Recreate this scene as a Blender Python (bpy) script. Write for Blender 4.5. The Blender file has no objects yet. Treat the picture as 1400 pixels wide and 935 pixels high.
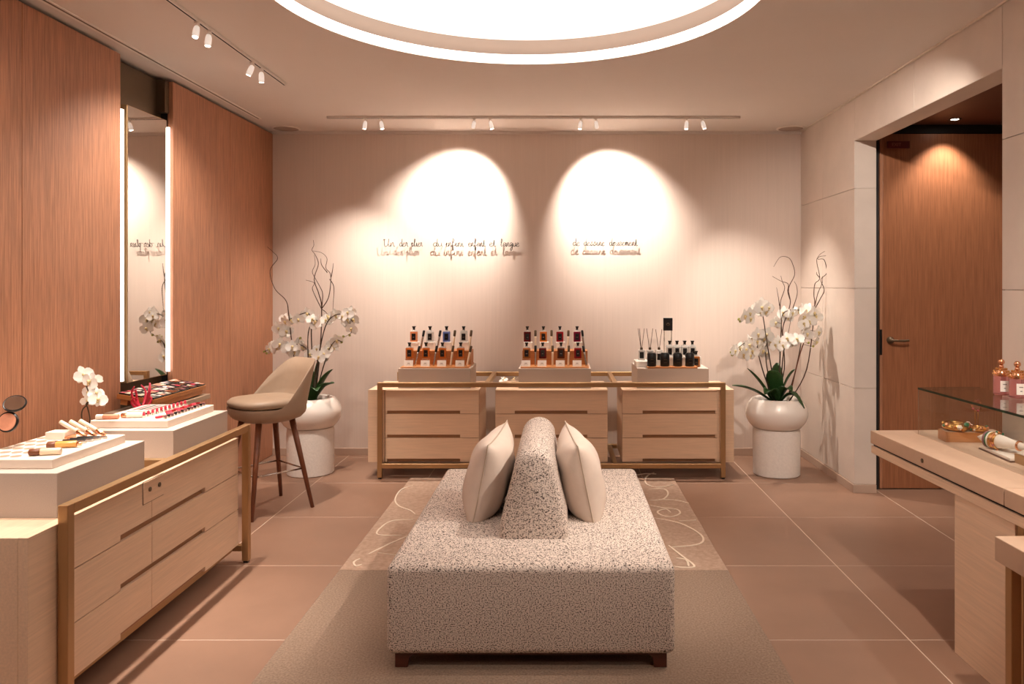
import bpy, bmesh, math, random
from mathutils import Vector, Matrix
random.seed(7)
S = bpy.context.scene
COL = S.collection
PI = math.pi
EYE = 1.52; FPX = 1020.0; VX, VY = 766.0, 390.0
# ------------------------------------------------------------------ camera, world, exposure
cd = bpy.data.cameras.new('camera'); cam = bpy.data.objects.new('camera', cd); COL.objects.link(cam)
cam.location = (0, 0, EYE); cam.rotation_euler = (PI/2, 0, 0)
cd.sensor_width = 36; cd.lens = 36*FPX/1400; cd.shift_x = (700-VX)/1400; cd.shift_y = -(467.5-VY)/1400
cd.clip_start = .05
S.camera = cam
w = bpy.data.worlds.new('world'); S.world = w; w.use_nodes = True
w.node_tree.nodes['Background'].inputs[0].default_value = (1, .8, .66, 1)
w.node_tree.nodes['Background'].inputs[1].default_value = .05
S.view_settings.view_transform = 'Standard'; S.view_settings.look = 'None'
S.view_settings.gamma = 1; S.view_settings.use_curve_mapping = False
S.view_settings.exposure = 1.18
WARM = (1.0, .88, .77)
LED = (1.0, .94, .88)
DISC_E, STRIP_E, MIRROR_E = .50, 2.0, 1.9
SPOT_W = 70.0

# room sizes (metres)
XL, XR, YB, YF, ZC = -2.575, 2.156, 6.683, -1.6, 2.896
def P(px, py, Y): return Vector(((px-VX)/FPX*Y, Y, EYE-(py-VY)/FPX*Y))
def F(px, py):
    Y = EYE*FPX/(py-VY); return Vector(((px-VX)/FPX*Y, Y, 0))

# ------------------------------------------------------------------ materials
M = {}
def srgb(c):
    return tuple((x/12.92 if x <= .04045 else ((x+.055)/1.055)**2.4) for x in [v/255 for v in c]) + (1,)
def mat(name, col, rough=.5, metal=0, kind=None, scale=(1,1,1), amt=.25, bump=0, trans=0, emit=0, ecol=None, spec=None, col2=None, nscale=6, coat=0, sharp=None, alpha=None):
    m = bpy.data.materials.new(name); m.use_nodes = True; M[name] = m
    nt = m.node_tree; b = nt.nodes['Principled BSDF']
    c = srgb(col)
    b.inputs['Base Color'].default_value = c; b.inputs['Roughness'].default_value = rough
    b.inputs['Metallic'].default_value = metal; b.inputs['Transmission Weight'].default_value = trans
    if spec is not None: b.inputs['Specular IOR Level'].default_value = spec
    if coat: b.inputs['Coat Weight'].default_value = coat
    if emit:
        b.inputs['Emission Color'].default_value = tuple(ecol or LED)+(1,); b.inputs['Emission Strength'].default_value = emit
    if kind or bump:
        tc = nt.nodes.new('ShaderNodeTexCoord'); mp = nt.nodes.new('ShaderNodeMapping'); mp.inputs['Scale'].default_value = scale
        nt.links.new(tc.outputs['Object'], mp.inputs['Vector'])
        if kind == 'voronoi':
            n = nt.nodes.new('ShaderNodeTexVoronoi'); n.inputs['Scale'].default_value = nscale; fac = n.outputs['Color']
            sp = nt.nodes.new('ShaderNodeSeparateColor'); nt.links.new(fac, sp.inputs[0]); fac = sp.outputs[0]
        else:
            n = nt.nodes.new('ShaderNodeTexNoise'); n.inputs['Scale'].default_value = nscale; n.inputs['Detail'].default_value = 6; n.inputs['Roughness'].default_value = .6; fac = n.outputs['Fac']
        nt.links.new(mp.outputs[0], n.inputs['Vector'])
        r = nt.nodes.new('ShaderNodeValToRGB')
        lo, hi = sharp or (.3, .7)
        r.color_ramp.elements[0].position = lo; r.color_ramp.elements[1].position = hi
        d = srgb(col2) if col2 else tuple(x*(1-amt) for x in c[:3])+(1,)
        r.color_ramp.elements[0].color = d; r.color_ramp.elements[1].color = c
        nt.links.new(fac, r.inputs[0])
        if kind: nt.links.new(r.outputs[0], b.inputs['Base Color'])
        if bump:
            bp = nt.nodes.new('ShaderNodeBump'); bp.inputs['Strength'].default_value = bump; bp.inputs['Distance'].default_value = .004
            nt.links.new(fac, bp.inputs['Height']); nt.links.new(bp.outputs[0], b.inputs['Normal'])
    return m
mat('plaster', (222,206,195), .9, kind='n', scale=(60,60,1.2), amt=.06, nscale=1.5)
mat('ceiling_paint', (222,213,206), .9, kind='n', amt=.03, nscale=2)
mat('ceiling_paint_dimmed', (186,166,152), .9, kind='n', amt=.03, nscale=2)  # ceiling paint darkened so the lit recess band reads less bright
mat('wood_red', (194,134,100), .5, kind='n', scale=(70,70,2.2), amt=.5, nscale=2.2, bump=.15)
mat('wood_door', (168,110,76), .38, kind='n', scale=(45,45,1.6), amt=.4, nscale=2.2, bump=.12)
mat('oak_x', (238,204,172), .45, kind='n', scale=(2,60,60), amt=.16, nscale=2)
mat('oak_y', (238,206,176), .45, kind='n', scale=(60,2,60), amt=.16, nscale=2)
mat('oak_shaded', (170,126,92), .6, kind='n', amt=.1, nscale=8)  # oak darkened in colour for the shade inside drawer notches
mat('tray_wood', (196,128,72), .45, kind='n', scale=(3,50,50), amt=.25, nscale=2)
mat('walnut', (128,74,46), .4, kind='n', scale=(50,50,4), amt=.35, nscale=2)
mat('mahogany', (92,40,26), .35, kind='n', scale=(6,50,50), amt=.35, nscale=2)
mat('stone_tile', (150,116,96), .42, kind='n', scale=(1,1,1), amt=.14, nscale=2.6)
mat('grout', (214,192,174), .8)
mat('limestone', (220,206,194), .7, kind='n', amt=.10, nscale=3.2, bump=.03)
mat('limestone_joint', (232,220,206), .9)
mat('skirting', (190,164,146), .6, kind='n', amt=.08, nscale=3)
mat('brass', (186,150,108), .38, metal=.75, kind='n', scale=(1,1,1), amt=.06, nscale=3)
mat('bronze', (104,86,66), .4, metal=.6, kind='n', amt=.08, nscale=3)
mat('gold', (222,170,100), .2, metal=1, kind='n', amt=.05, nscale=9)
mat('rosegold', (232,170,130), .2, metal=1, kind='n', amt=.05, nscale=9)
mat('silver', (210,205,200), .2, metal=1, kind='n', amt=.05, nscale=9)
mat('black', (16,14,14), .35, kind='n', amt=.1, nscale=9)
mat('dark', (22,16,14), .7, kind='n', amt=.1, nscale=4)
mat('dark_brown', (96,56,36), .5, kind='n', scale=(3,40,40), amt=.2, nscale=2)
mat('white_gloss', (240,232,224), .25, kind='n', amt=.03, nscale=4, coat=.3)
mat('white_rough', (238,230,222), .85, kind='n', amt=.10, nscale=60, bump=.8)
mat('white_metal', (236,228,220), .4, kind='n', amt=.03, nscale=6)
mat('linen_grey', (200,184,172), .85, kind='n', scale=(90,90,90), amt=.12, nscale=3)
mat('tray_white', (238,222,206), .5, kind='n', amt=.04, nscale=6)
mat('cream', (236,214,186), .35, kind='n', amt=.04, nscale=6)
mat('leather', (166,142,120), .5, kind='n', amt=.08, nscale=14, bump=.05)
mat('leather_tan', (204,172,146), .55, kind='n', amt=.06, nscale=20, bump=.04)
mat('pillow', (224,206,192), .9, kind='n', scale=(1,1,1), amt=.10, nscale=8)
mat('piping', (196,176,156), .9, kind='n', amt=.1, nscale=40)
mat('boucle', (222,206,194), .95, kind='n', scale=(85,65,110), nscale=2.2, col2=(48,28,20), sharp=(.41,.50), bump=.35)
mat('rug_plain', (160,136,118), .95, kind='n', scale=(1,1,1), nscale=110, col2=(122,100,82), sharp=(.3,.7), bump=.3)
mat('rug_field', (186,158,138), .95, kind='n', scale=(1,1,1), nscale=40, col2=(160,132,112), sharp=(.3,.7), bump=.2)
mat('rug_swirl', (232,214,194), .9, kind='n', amt=.08, nscale=60)
mat('petal', (250,246,240), .6, kind='n', amt=.03, nscale=30)
mat('lip', (236,214,160), .6, kind='n', amt=.2, nscale=60)
mat('bud', (170,168,84), .6, kind='n', amt=.2, nscale=60)
mat('leaf', (44,84,38), .4, kind='n', scale=(20,20,4), amt=.35, nscale=3)
mat('stem', (70,52,34), .6, kind='n', amt=.25, nscale=30)
mat('stem_red', (120,64,40), .6, kind='n', amt=.25, nscale=30)
mat('twig', (84,54,38), .7, kind='n', amt=.3, nscale=30)
mat('wire', (34,28,26), .5, kind='n', amt=.1, nscale=30)
mat('mirror', (225,222,218), .02, metal=1)
mat('glass_green', (22,60,48), .1, trans=.3)
mat('led', (255,245,230), .5, emit=MIRROR_E)
mat('led_ring', (255,245,230), .5, emit=STRIP_E)
mat('light_panel', (255,245,235), .5, emit=DISC_E)
mat('bulb', (255,245,235), .4, emit=12, ecol=(1,.86,.7))
mat('lamp_white', (245,240,235), .4, emit=.22, ecol=(1,.9,.8))
mat('exit_red', (92,18,16), .4, kind='n', amt=.1, nscale=9)
mat('exit_ink', (150,96,84), .5)
mat('grey_grille', (178,160,148), .6, kind='n', amt=.12, nscale=200)
mat('card', (246,240,232), .6, kind='n', amt=.03, nscale=20)
mat('ink', (120,110,104), .6)
mat('coral_pink', (226,58,84), .4, kind='n', amt=.2, nscale=40)
mat('soil', (60,46,36), .9, kind='n', amt=.4, nscale=60)
mat('soft_white', (240,228,216), .5, kind='n', amt=.05, nscale=30)
mat('peach', (232,160,128), .5, kind='n', amt=.12, nscale=60)
mat('amber', (226,168,92), .25, kind='n', amt=.1, nscale=20)
mat('gem_green', (40,130,90), .1, trans=.3); mat('gem_pink', (220,110,120), .1, trans=.3); mat('gem_orange', (226,140,60), .15, trans=.2)
mat('mauve', (150,100,106), .4, kind='n', amt=.15, nscale=60)
for n_, c_ in dict(orange=(236,136,62), peachjuice=(244,156,104), clear=(240,236,230), blue=(120,140,206), burgundy=(120,34,34), red=(176,40,46), plum=(150,40,68), brown=(124,62,36), amberjuice=(196,124,66), rose=(232,158,156)).items():
    mat('juice_'+n_, c_, .08, trans=.35)
M['juice_rose'].node_tree.nodes['Principled BSDF'].inputs['Transmission Weight'].default_value = .8
def clear_glass():
    m = bpy.data.materials.new('glass'); m.use_nodes = True; M['glass'] = m; nt = m.node_tree
    for n in list(nt.nodes): nt.nodes.remove(n)
    o = nt.nodes.new('ShaderNodeOutputMaterial'); mx = nt.nodes.new('ShaderNodeMixShader'); t = nt.nodes.new('ShaderNodeBsdfTransparent'); g = nt.nodes.new('ShaderNodeBsdfGlossy'); f = nt.nodes.new('ShaderNodeMath'); lw=nt.nodes.new('ShaderNodeLayerWeight'); lw.inputs[0].default_value=.5; pw=nt.nodes.new('ShaderNodeMath'); pw.operation='POWER'; pw.inputs[1].default_value=5; f.operation='MULTIPLY_ADD'; f.inputs[1].default_value=.9; f.inputs[2].default_value=.03; nt.links.new(lw.outputs['Facing'],pw.inputs[0]); nt.links.new(pw.outputs[0],f.inputs[0])
    t.inputs[0].default_value = (.975,.985,.98,1); g.inputs['Roughness'].default_value = .02
    nt.links.new(f.outputs[0], mx.inputs[0]); nt.links.new(t.outputs[0], mx.inputs[1]); nt.links.new(g.outputs[0], mx.inputs[2]); nt.links.new(mx.outputs[0], o.inputs[0])
clear_glass()

# ------------------------------------------------------------------ mesh helpers
def catmull(pts, n=6):
    pts = [Vector(p) for p in pts]
    if len(pts) < 3: return pts
    out = []
    for i in range(len(pts)-1):
        p0 = pts[max(i-1,0)]; p1 = pts[i]; p2 = pts[i+1]; p3 = pts[min(i+2,len(pts)-1)]
        for k in range(n):
            t = k/n
            out.append(.5*((2*p1)+(p2-p0)*t+(2*p0-5*p1+4*p2-p3)*t*t+(3*p1-p0-3*p2+p3)*t**3))
    out.append(pts[-1]); return out
class MB:
    def __init__(s): s.v=[]; s.f=[]; s.mi=[]; s.cur=0
    def add(s, vs, fs):
        o=len(s.v); s.v += [tuple(p) for p in vs]
        for f in fs: s.f.append(tuple(i+o for i in f)); s.mi.append(s.cur)
        return s
    def m(s, i): s.cur=i; return s
    def box(s, x0,x1,y0,y1,z0,z1, T=None):
        vs=[Vector(p) for p in ((x0,y0,z0),(x1,y0,z0),(x1,y1,z0),(x0,y1,z0),(x0,y0,z1),(x1,y0,z1),(x1,y1,z1),(x0,y1,z1))]
        if T: vs=[T@p for p in vs]
        return s.add(vs,[(0,3,2,1),(4,5,6,7),(0,1,5,4),(1,2,6,5),(2,3,7,6),(3,0,4,7)])
    def lathe(s, prof, n=24, c=(0,0,0), T=None, cap=True):
        vs=[]; c=Vector(c)
        for r,z in prof:
            for k in range(n):
                a=2*PI*k/n; p=Vector((r*math.cos(a),r*math.sin(a),z))
                vs.append((T@p if T else p)+c)
        fs=[]
        for j in range(len(prof)-1):
            for k in range(n):
                k2=(k+1)%n; fs.append((j*n+k,j*n+k2,(j+1)*n+k2,(j+1)*n+k))
        if cap: fs.append(tuple(range(n-1,-1,-1))); fs.append(tuple((len(prof)-1)*n+k for k in range(n)))
        return s.add(vs,fs)
    def tube(s, pts, r, n=6, r2=None):
        pts=[Vector(p) for p in pts]; L=len(pts); vs=[]; up=Vector((.12,.2,1)).normalized()
        for i,p in enumerate(pts):
            d=(pts[min(i+1,L-1)]-pts[max(i-1,0)])
            d = d.normalized() if d.length>1e-9 else Vector((0,0,1))
            u=d.cross(up)
            if u.length<.05: u=d.cross(Vector((1,0,0)))
            u.normalize(); w_=d.cross(u)
            rr = r if r2 is None else r+(r2-r)*i/(L-1)
            for k in range(n):
                a=2*PI*k/n; vs.append(p+(u*math.cos(a)+w_*math.sin(a))*rr)
        fs=[]
        for j in range(L-1):
            for k in range(n):
                k2=(k+1)%n; fs.append((j*n+k,j*n+k2,(j+1)*n+k2,(j+1)*n+k))
        fs.append(tuple(range(n-1,-1,-1))); fs.append(tuple((L-1)*n+k for k in range(n)))
        return s.add(vs,fs)
    def prism(s, poly, fn, d0, d1):       # poly of 2-D points, fn(a,b,d)->point
        n=len(poly); vs=[fn(a,b,d0) for a,b in poly]+[fn(a,b,d1) for a,b in poly]
        fs=[tuple(range(n-1,-1,-1)),tuple(range(n,2*n))]+[(i,(i+1)%n,n+(i+1)%n,n+i) for i in range(n)]
        return s.add(vs,fs)
    def grid(s, fn, nu, nv):
        vs=[fn(i/nu,j/nv) for j in range(nv+1) for i in range(nu+1)]
        return s.add(vs,[(j*(nu+1)+i,j*(nu+1)+i+1,(j+1)*(nu+1)+i+1,(j+1)*(nu+1)+i) for j in range(nv) for i in range(nu)])
    def mesh(s, name, mats, smooth=False, fix=True):
        me=bpy.data.meshes.new(name); me.from_pydata(s.v,[],s.f)
        for m_ in ([mats] if isinstance(mats,str) else mats): me.materials.append(M[m_])
        me.polygons.foreach_set('material_index', s.mi)
        if smooth: me.polygons.foreach_set('use_smooth',[True]*len(s.f))
        if fix:
            b=bmesh.new(); b.from_mesh(me); bmesh.ops.recalc_face_normals(b,faces=b.faces); b.to_mesh(me); b.free()
        me.update(); return me
def link(name, me, parent=None, loc=None, rot=None):
    o=bpy.data.objects.new(name, me); COL.objects.link(o)
    if parent: o.parent=parent
    if loc is not None: o.location=loc
    if rot is not None: o.rotation_euler=rot
    return o
def obj(name, mb, mats, parent=None, smooth=False, bevel=0, loc=None, rot=None, seg=2, sub=0):
    o=link(name, mb.mesh(name,mats,smooth), parent, loc, rot)
    if bevel:
        b=o.modifiers.new('bevel','BEVEL'); b.width=bevel; b.segments=seg; b.limit_method='ANGLE'
        if smooth is False and seg>2: pass
    if sub: q=o.modifiers.new('sub','SUBSURF'); q.levels=sub; q.render_levels=sub
    return o
def autosmooth(o, ang=40):
    me=o.data
    me.polygons.foreach_set('use_smooth',[True]*len(me.polygons))
    try: me.set_sharp_from_angle(angle=math.radians(ang))
    except Exception: pass
    return o
def tag(o, label=None, cat=None, group=None, kind=None):
    if label: o['label']=label
    if cat: o['category']=cat
    if group: o['group']=group
    if kind: o['kind']=kind
    return o
def thing(name, label, cat, loc=(0,0,0), rz=0, group=None):
    o=link(name,None,None,loc,(0,0,rz)); o.empty_display_size=.05
    return tag(o,label,cat,group)
def struct(name, mb, mats, bevel=0, smooth=False):
    return tag(obj(name,mb,mats,None,smooth,bevel), kind='structure')
def copytree(o, parent=None):
    c=o.copy(); COL.objects.link(c); c.parent=parent
    for ch in list(o.children): copytree(ch,c)
    return c
def rel(mb, base):   # move world-coordinate verts to a base point
    b=Vector(base); mb.v=[tuple(Vector(p)-b) for p in mb.v]; return mb
def spot(name, loc, target, watt, deg, blend=.6, parent=None, col=WARM, rad=.018):
    l=bpy.data.lights.new(name,'SPOT'); l.energy=watt; l.color=col; l.spot_size=math.radians(deg); l.spot_blend=blend; l.shadow_soft_size=rad
    o=bpy.data.objects.new(name,l); COL.objects.link(o)
    d=Vector(target)-Vector(loc); o.rotation_euler=d.to_track_quat('-Z','Y').to_euler()
    o.location=loc
    if parent: o.parent=parent
    return o

# ================================================================== SETTING
# floor: bed + tiles
PIT=.847; GX0=-1.89; GY0=5.74
fb=MB().box(-2.75,3.75,YF-.1,7.0,-.06,-.0012); floor=struct('floor',fb,'grout')
xs=[-2.75]+[GX0+PIT*i for i in range(7)]; ys=[GY0-PIT*i for i in range(-2,9)]
xs=xs[:7]+[3.19,3.75]
tm={}
for i in range(len(xs)-1):
    for j in range(len(ys)-1):
        x0,x1=xs[i],xs[i+1]; y1,y0=ys[j],ys[j+1]; wx=round(x1-x0-.005,4); wy=round(y1-y0-.005,4)
        if x0>2.2 and y1<2.5: continue
        if wy<=0 or wx<=0: continue
        q=MB().box(x0+.0025,x1-.0025,y0+.0025,y1-.0025,-.012,0)
        obj('tile',q,'stone_tile',floor,bevel=.0012,seg=1)
# back wall
struct('wall_back', MB().box(-2.75,2.35,YB,YB+.12,-.06,3.2),'plaster')
struct('baseboard_back', MB().box(XL,XR,YB-.012,YB,0,.062),'skirting',bevel=.002)
struct('wall_front', MB().box(-2.75,3.75,YF-.12,YF,-.06,3.2),'plaster')
# left wall: core + wood panels + niche
wl=struct('wall_left', MB().box(-2.85,-2.70,YF,YB,-.06,3.2).box(-2.70,-2.58-.035,YF,4.34,0,2.87).box(-2.70,-2.615,4.97,YB,0,2.87),'dark')
for (a,b) in ((-1.6,-.76),(-.76,.10),(.10,.97),(.97,1.83),(1.83,2.70),(2.70,3.57),(3.57,4.37),(4.96,5.82),(5.82,6.683)):
    obj('wood_panel', MB().box(-2.612,XL,a+.0015,b-.0015,.004,2.874),'wood_red',wl,bevel=.002,seg=1)
obj('bronze_panel', MB().box(-2.70,-2.655,4.37,4.96,2.05,2.87),'bronze',wl)
obj('bronze_panel', MB().box(-2.655,-2.60,4.905,4.957,2.66,2.87),'bronze',wl)
obj('niche_back', MB().box(-2.70,-2.655,4.342,4.968,0,2.05),'bronze',wl)
# right wall of limestone slabs with an opening
OY0,OY1,OZ=3.64,5.47,2.58; XJ=2.316
wr=struct('wall_right', MB().box(XR+.012,XJ,OY1+.004,YB,0,2.896).box(XR+.012,XJ,OY0,OY1+.01,OZ+.004,2.896).box(XR+.012,XJ,YF,OY0-.004,0,2.896),'limestone_joint')
ZJ=[.062,.764,1.498,2.230,2.886]
def slab(y0,y1,z0,z1): obj('stone_slab', MB().box(XR,XR+.03,y0+.0015,y1-.0015,z0+.0015,z1-.0015),'limestone',wr,bevel=.001,seg=1)
for k in range(4):
    slab(6.13,YB,ZJ[k],ZJ[k+1]); slab(OY1,6.13,ZJ[k],ZJ[k+1])
    for (a,b) in ((2.40,OY0),(1.0,2.40),(-.3,1.0),(YF,-.3)): slab(a,b,ZJ[k],ZJ[k+1])
    z1=min(ZJ[k+1],OZ)
    if ZJ[k]<OZ:
        obj('jamb_slab', MB().box(XR+.001,XJ,OY1-.001,OY1+.03,ZJ[k]+.0015,z1-.0015),'limestone',wr)
        obj('jamb_slab', MB().box(XR+.001,XJ,OY0-.03,OY0+.001,ZJ[k]+.0015,z1-.0015),'limestone',wr)
slab(OY0,4.55,OZ,2.886); slab(4.55,OY1,OZ,2.886)
obj('lintel_soffit', MB().box(XR+.001,XJ,OY0,OY1,OZ-.0005,OZ+.02),'limestone',wr)
struct('baseboard_right', MB().box(XR-.012,XR+.02,OY1,YB-.012,0,.06).box(XR-.012,XJ-.002,OY1-.013,OY1+.01,0,.06).box(XR-.012,XR+.02,YF,OY0,0,.06),'skirting',bevel=.002)
# ceiling with a round recess
RC=Vector((-.207,3.466,0)); RR=1.18; ZR=3.045
def ceil_mesh():
    x0,x1,y0,y1=-2.70,XJ,YF,YB; q=MB(); ang=[2*PI*k/120 for k in range(120)]
    for cx,cy in ((x0,y0),(x1,y0),(x1,y1),(x0,y1)): ang.append(math.atan2(cy-RC.y,cx-RC.x)%(2*PI))
    ang=sorted(set(ang)); inn=[];out=[]
    for a in ang:
        c,s_=math.cos(a),math.sin(a); t=1e9
        if c>1e-9: t=min(t,(x1-RC.x)/c)
        if c<-1e-9: t=min(t,(x0-RC.x)/c)
        if s_>1e-9: t=min(t,(y1-RC.y)/s_)
        if s_<-1e-9: t=min(t,(y0-RC.y)/s_)
        inn.append((RC.x+RR*c,RC.y+RR*s_)); out.append((RC.x+t*c,RC.y+t*s_))
    n=len(ang); vs=[(x,y,ZC) for x,y in inn]+[(x,y,ZC) for x,y in out]+[(x,y,ZR+.06) for x,y in inn]+[(x,y,ZR+.06) for x,y in out]
    fs=[]
    for i in range(n):
        j=(i+1)%n; fs+= [(i,j,n+j,n+i),(2*n+i,3*n+i,3*n+j,2*n+j),(i,2*n+i,2*n+j,j),(n+i,n+j,3*n+j,3*n+i)]
    return q.add(vs,fs)
struct('ceiling', ceil_mesh(),'ceiling_paint')
struct('trim_1', MB().box(XL,XR,YB-.02,YB,2.872,ZC),'ceiling_paint')
struct('trim_2', MB().box(XR-.012,XR,YF,YB-.02,2.886,ZC),'limestone_joint')
# corridor beyond the opening
CX1=3.62; CZ=2.72
struct('wall_corridor_side', MB().box(CX1,CX1+.1,2.4,5.9,0,2.9),'plaster')
struct('wall_corridor_near', MB().box(XJ,CX1,2.4,2.5,0,2.9),'plaster')
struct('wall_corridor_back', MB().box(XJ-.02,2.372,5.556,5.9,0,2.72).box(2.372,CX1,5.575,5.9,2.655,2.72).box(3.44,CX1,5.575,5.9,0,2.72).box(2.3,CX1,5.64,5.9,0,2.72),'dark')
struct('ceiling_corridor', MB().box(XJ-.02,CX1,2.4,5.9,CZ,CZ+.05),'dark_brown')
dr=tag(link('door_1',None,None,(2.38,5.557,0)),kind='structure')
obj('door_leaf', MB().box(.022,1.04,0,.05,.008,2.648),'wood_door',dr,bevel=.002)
obj('door_edge', MB().box(.0,.0205,.0,.05,.008,2.648),'wood_red',dr)
hz=EYE-(465-VY)/FPX*5.557
h=MB(); T=Matrix.Translation((.075,-.006,hz))@Matrix.Rotation(PI/2,4,'X')
h.lathe([(.026,-.006),(.026,.006),(.012,.008),(.012,.045)],16,T=T)
h.tube(catmull([(.075,-.045,hz),(.1,-.052,hz),(.15,-.05,hz-.002),(.195,-.048,hz)]),.009,8)
obj('handle',h,'bronze',dr,smooth=True)
obj('lock_plate', MB().box(-.002,.016,-.003,.0,hz-.11,hz+.08),'black',dr)
ex=thing('exit_sign','small dark red exit sign on wooden door','sign',(2.43,5.557,EYE+(VY-203)/FPX*5.557))
obj('panel', MB().box(.0,.165,-.02,-.001,0,.052),'exit_red',ex,bevel=.002)
tcu=bpy.data.curves.new('exit','FONT'); tcu.body='EXIT'; tcu.size=.034; tcu.extrude=.0006
to=bpy.data.objects.new('tmp',tcu); COL.objects.link(to); dg=bpy.context.evaluated_depsgraph_get(); em=bpy.data.meshes.new_from_object(to.evaluated_get(dg)); bpy.data.objects.remove(to)
em.materials.clear(); em.materials.append(M['exit_ink']); link('lettering',em,ex,(.03,-.021,.014),(PI/2,0,0))
def downlight(x,y,label,watt,tgt,deg):
    t=thing('downlight',label,'downlight',(x,y,CZ))
    obj('trim_ring', MB().lathe([(.028,-.004),(.045,-.004),(.045,0),(.028,0)],20,cap=False),'bronze',t,smooth=True)
    obj('lens', MB().lathe([(.026,-.002),(.026,0)],16),'bulb',t)
    spot('lamp',(0,0,-.012),Vector(tgt)-Vector((x,y,CZ)),watt,deg,.7,t)
downlight(2.85,5.39,'recessed downlight in the brown ceiling right before the wooden door',22,(2.84,5.60,0),95)
downlight(2.47,4.30,'recessed downlight in brown ceiling behind the stone lintel',22,(1.9,3.9,0),100)

# ================================================================== CEILING FIXTURES
t=thing('ceiling_ring_light','large round recessed ceiling light with glowing ring','ceiling light',(RC.x,RC.y,ZC))
obj('light_strip', MB().lathe([(RR-.002,.003),(RR-.012,.003),(RR-.012,.055),(RR-.002,.055)],120,cap=False),'led_ring',t,smooth=True)
obj('recess_wall', MB().lathe([(RR-.001,.056),(RR-.001,ZR-ZC),(RR-.012,ZR-ZC),(RR-.012,.057)],120,cap=False),'ceiling_paint_dimmed',t,smooth=True)
obj('light_panel', MB().lathe([(RR-.012,ZR-ZC-.004),(RR-.012,ZR-ZC+.01)],120),'light_panel',t)
# track lights
hm=MB().lathe([(.006,-.045),(.006,0)],8).lathe([(.016,-.085),(.020,-.05),(.016,-.045),(.010,-.045)],14)
def track(name,label,a,b,heads,axis):
    a=Vector(a); b=Vector(b); t=thing(name,label,'track light',a)
    q=MB()
    if axis=='x': q.box(0,b.x-a.x,-.012,.012,-.016,0)
    else: q.box(-.012,.012,0,b.y-a.y,-.016,0)
    obj('rail',q,'white_metal',t,bevel=.002)
    q=MB()
    if axis=='x': q.box(-.0,b.x-a.x,-.004,.004,-.0175,-.0155)
    else: q.box(-.004,.004,-.0,b.y-a.y,-.0175,-.0155)
    obj('rail_slot',q,'dark',t)
    for (pos,tgt,watt,deg) in heads:
        base=Vector((pos-a.x,0,-.016)) if axis=='x' else Vector((0,pos-a.y,-.016))
        wb=a+base; pivot=wb+Vector((0,0,-.03)); d=(Vector(tgt)-pivot).normalized()
        Rq=d.to_track_quat('-Z','Y').to_matrix().to_4x4()
        h=MB().lathe([(.014,-.012),(.014,0)],10,c=base).lathe([(.005,-.035),(.005,-.01)],8,c=base)
        ho=obj('stem',h,'white_metal',t,smooth=False)
        h=MB().lathe([(.015,-.058),(.017,-.04),(.016,-.012),(.012,.003),(.005,.006)],16,c=base+Vector((0,0,-.028)),T=Rq)
        hd=obj('lamp_head',h,'lamp_white',t); autosmooth(hd)
        h=MB().lathe([(.0125,-.0595),(.0125,-.057)],14,c=base+Vector((0,0,-.028)),T=Rq)
        obj('lens',h,'bulb',hd)
        spot('lamp',base+Vector((0,0,-.028))+d*.075,base+Vector((0,0,-.028))+d*1.075,watt,deg,.8,t)
W=SPOT_W
track('track_light','white ceiling track with four pairs of small spotlights along back wall',(-1.90,6.08,ZC),(1.466,6.08,ZC),[
 (-1.588,(-1.95,6.35,.9),W*.8,80),(-1.46,(-1.1,6.15,.75),W*.8,36),
 (-.70,(-.93,6.68,2.22),W*1.4,82),(-.57,(-.1,6.15,.85),W*.7,36),
 (.167,(-.1,6.2,.8),W*.6,36),(.29,(.46,6.68,2.22),W*1.4,82),
 (1.03,(.92,6.2,.85),W*.8,38),(1.16,(1.75,6.2,.9),W*1.0,70)],'x')
track('track_light','white ceiling track of small spotlights alongside the red wood wall',(-1.875,.6,ZC),(-1.875,5.07,ZC),[
 (.9,(-2.57,1.5,1.5),W*.3,120),(1.2,(-.3,3.6,.4),W*.4,40),(1.9,(-1.95,2.6,.8),W*.6,50),(2.4,(-2.57,2.7,1.7),W*.3,120),(2.9,(-2.0,2.95,.8),W*.75,52),  # near heads out of view, added to fill wood wall, bench and trays
 (3.85,(-1.95,3.3,.8),W*.7,50),(3.98,(-1.98,3.75,.8),W*.75,52),(4.54,(-2.57,4.6,1.3),W*.55,120),(4.68,(-2.0,5.1,.7),W*.8,55)],'y')
track('track_light','added out-of-view ceiling track of fill spotlights over the display table',(1.455,-.6,ZC),(1.455,3.30,ZC),[  # unseen track added as fill for floor, bench, table and stone wall
 (.2,(.2,2.2,0),W*.25,70),(1.2,(.6,3.0,0),W*.3,70),(2.2,(1.9,3.0,.77),W*.2,60),(2.4,(.1,3.9,.4),W*.45,50),(3.1,(.0,3.75,.4),W*1.1,46),(3.25,(2.156,5.2,1.7),W*.95,70),(1.6,(2.156,2.2,1.6),W*.9,90)],'y')
t=thing('slot_diffuser','long thin white air slot in ceiling above red wood wall','air vent',(-2.495,.2,ZC))
obj('frame',MB().box(-.014,.03,0,5.955,-.006,0),'white_metal',t,bevel=.001); obj('slot',MB().box(.008,.018,.02,5.94,-.0072,-.005),'bronze',t)
for x,lab in ((P(390,176,6.52).x,'round ceiling speaker in the corner by red wood wall'),(2.02,'round ceiling speaker in the corner by stone wall')):
    t=thing('ceiling_speaker',lab,'speaker',(x,6.54,ZC),0,'ceiling speakers')
    obj('rim',MB().lathe([(.105,-.008),(.122,-.006),(.124,0),(.105,0)],40,cap=False),'white_metal',t,smooth=True)
    obj('grille',MB().lathe([(.105,-.005),(.105,0)],40),'grey_grille',t)
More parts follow.
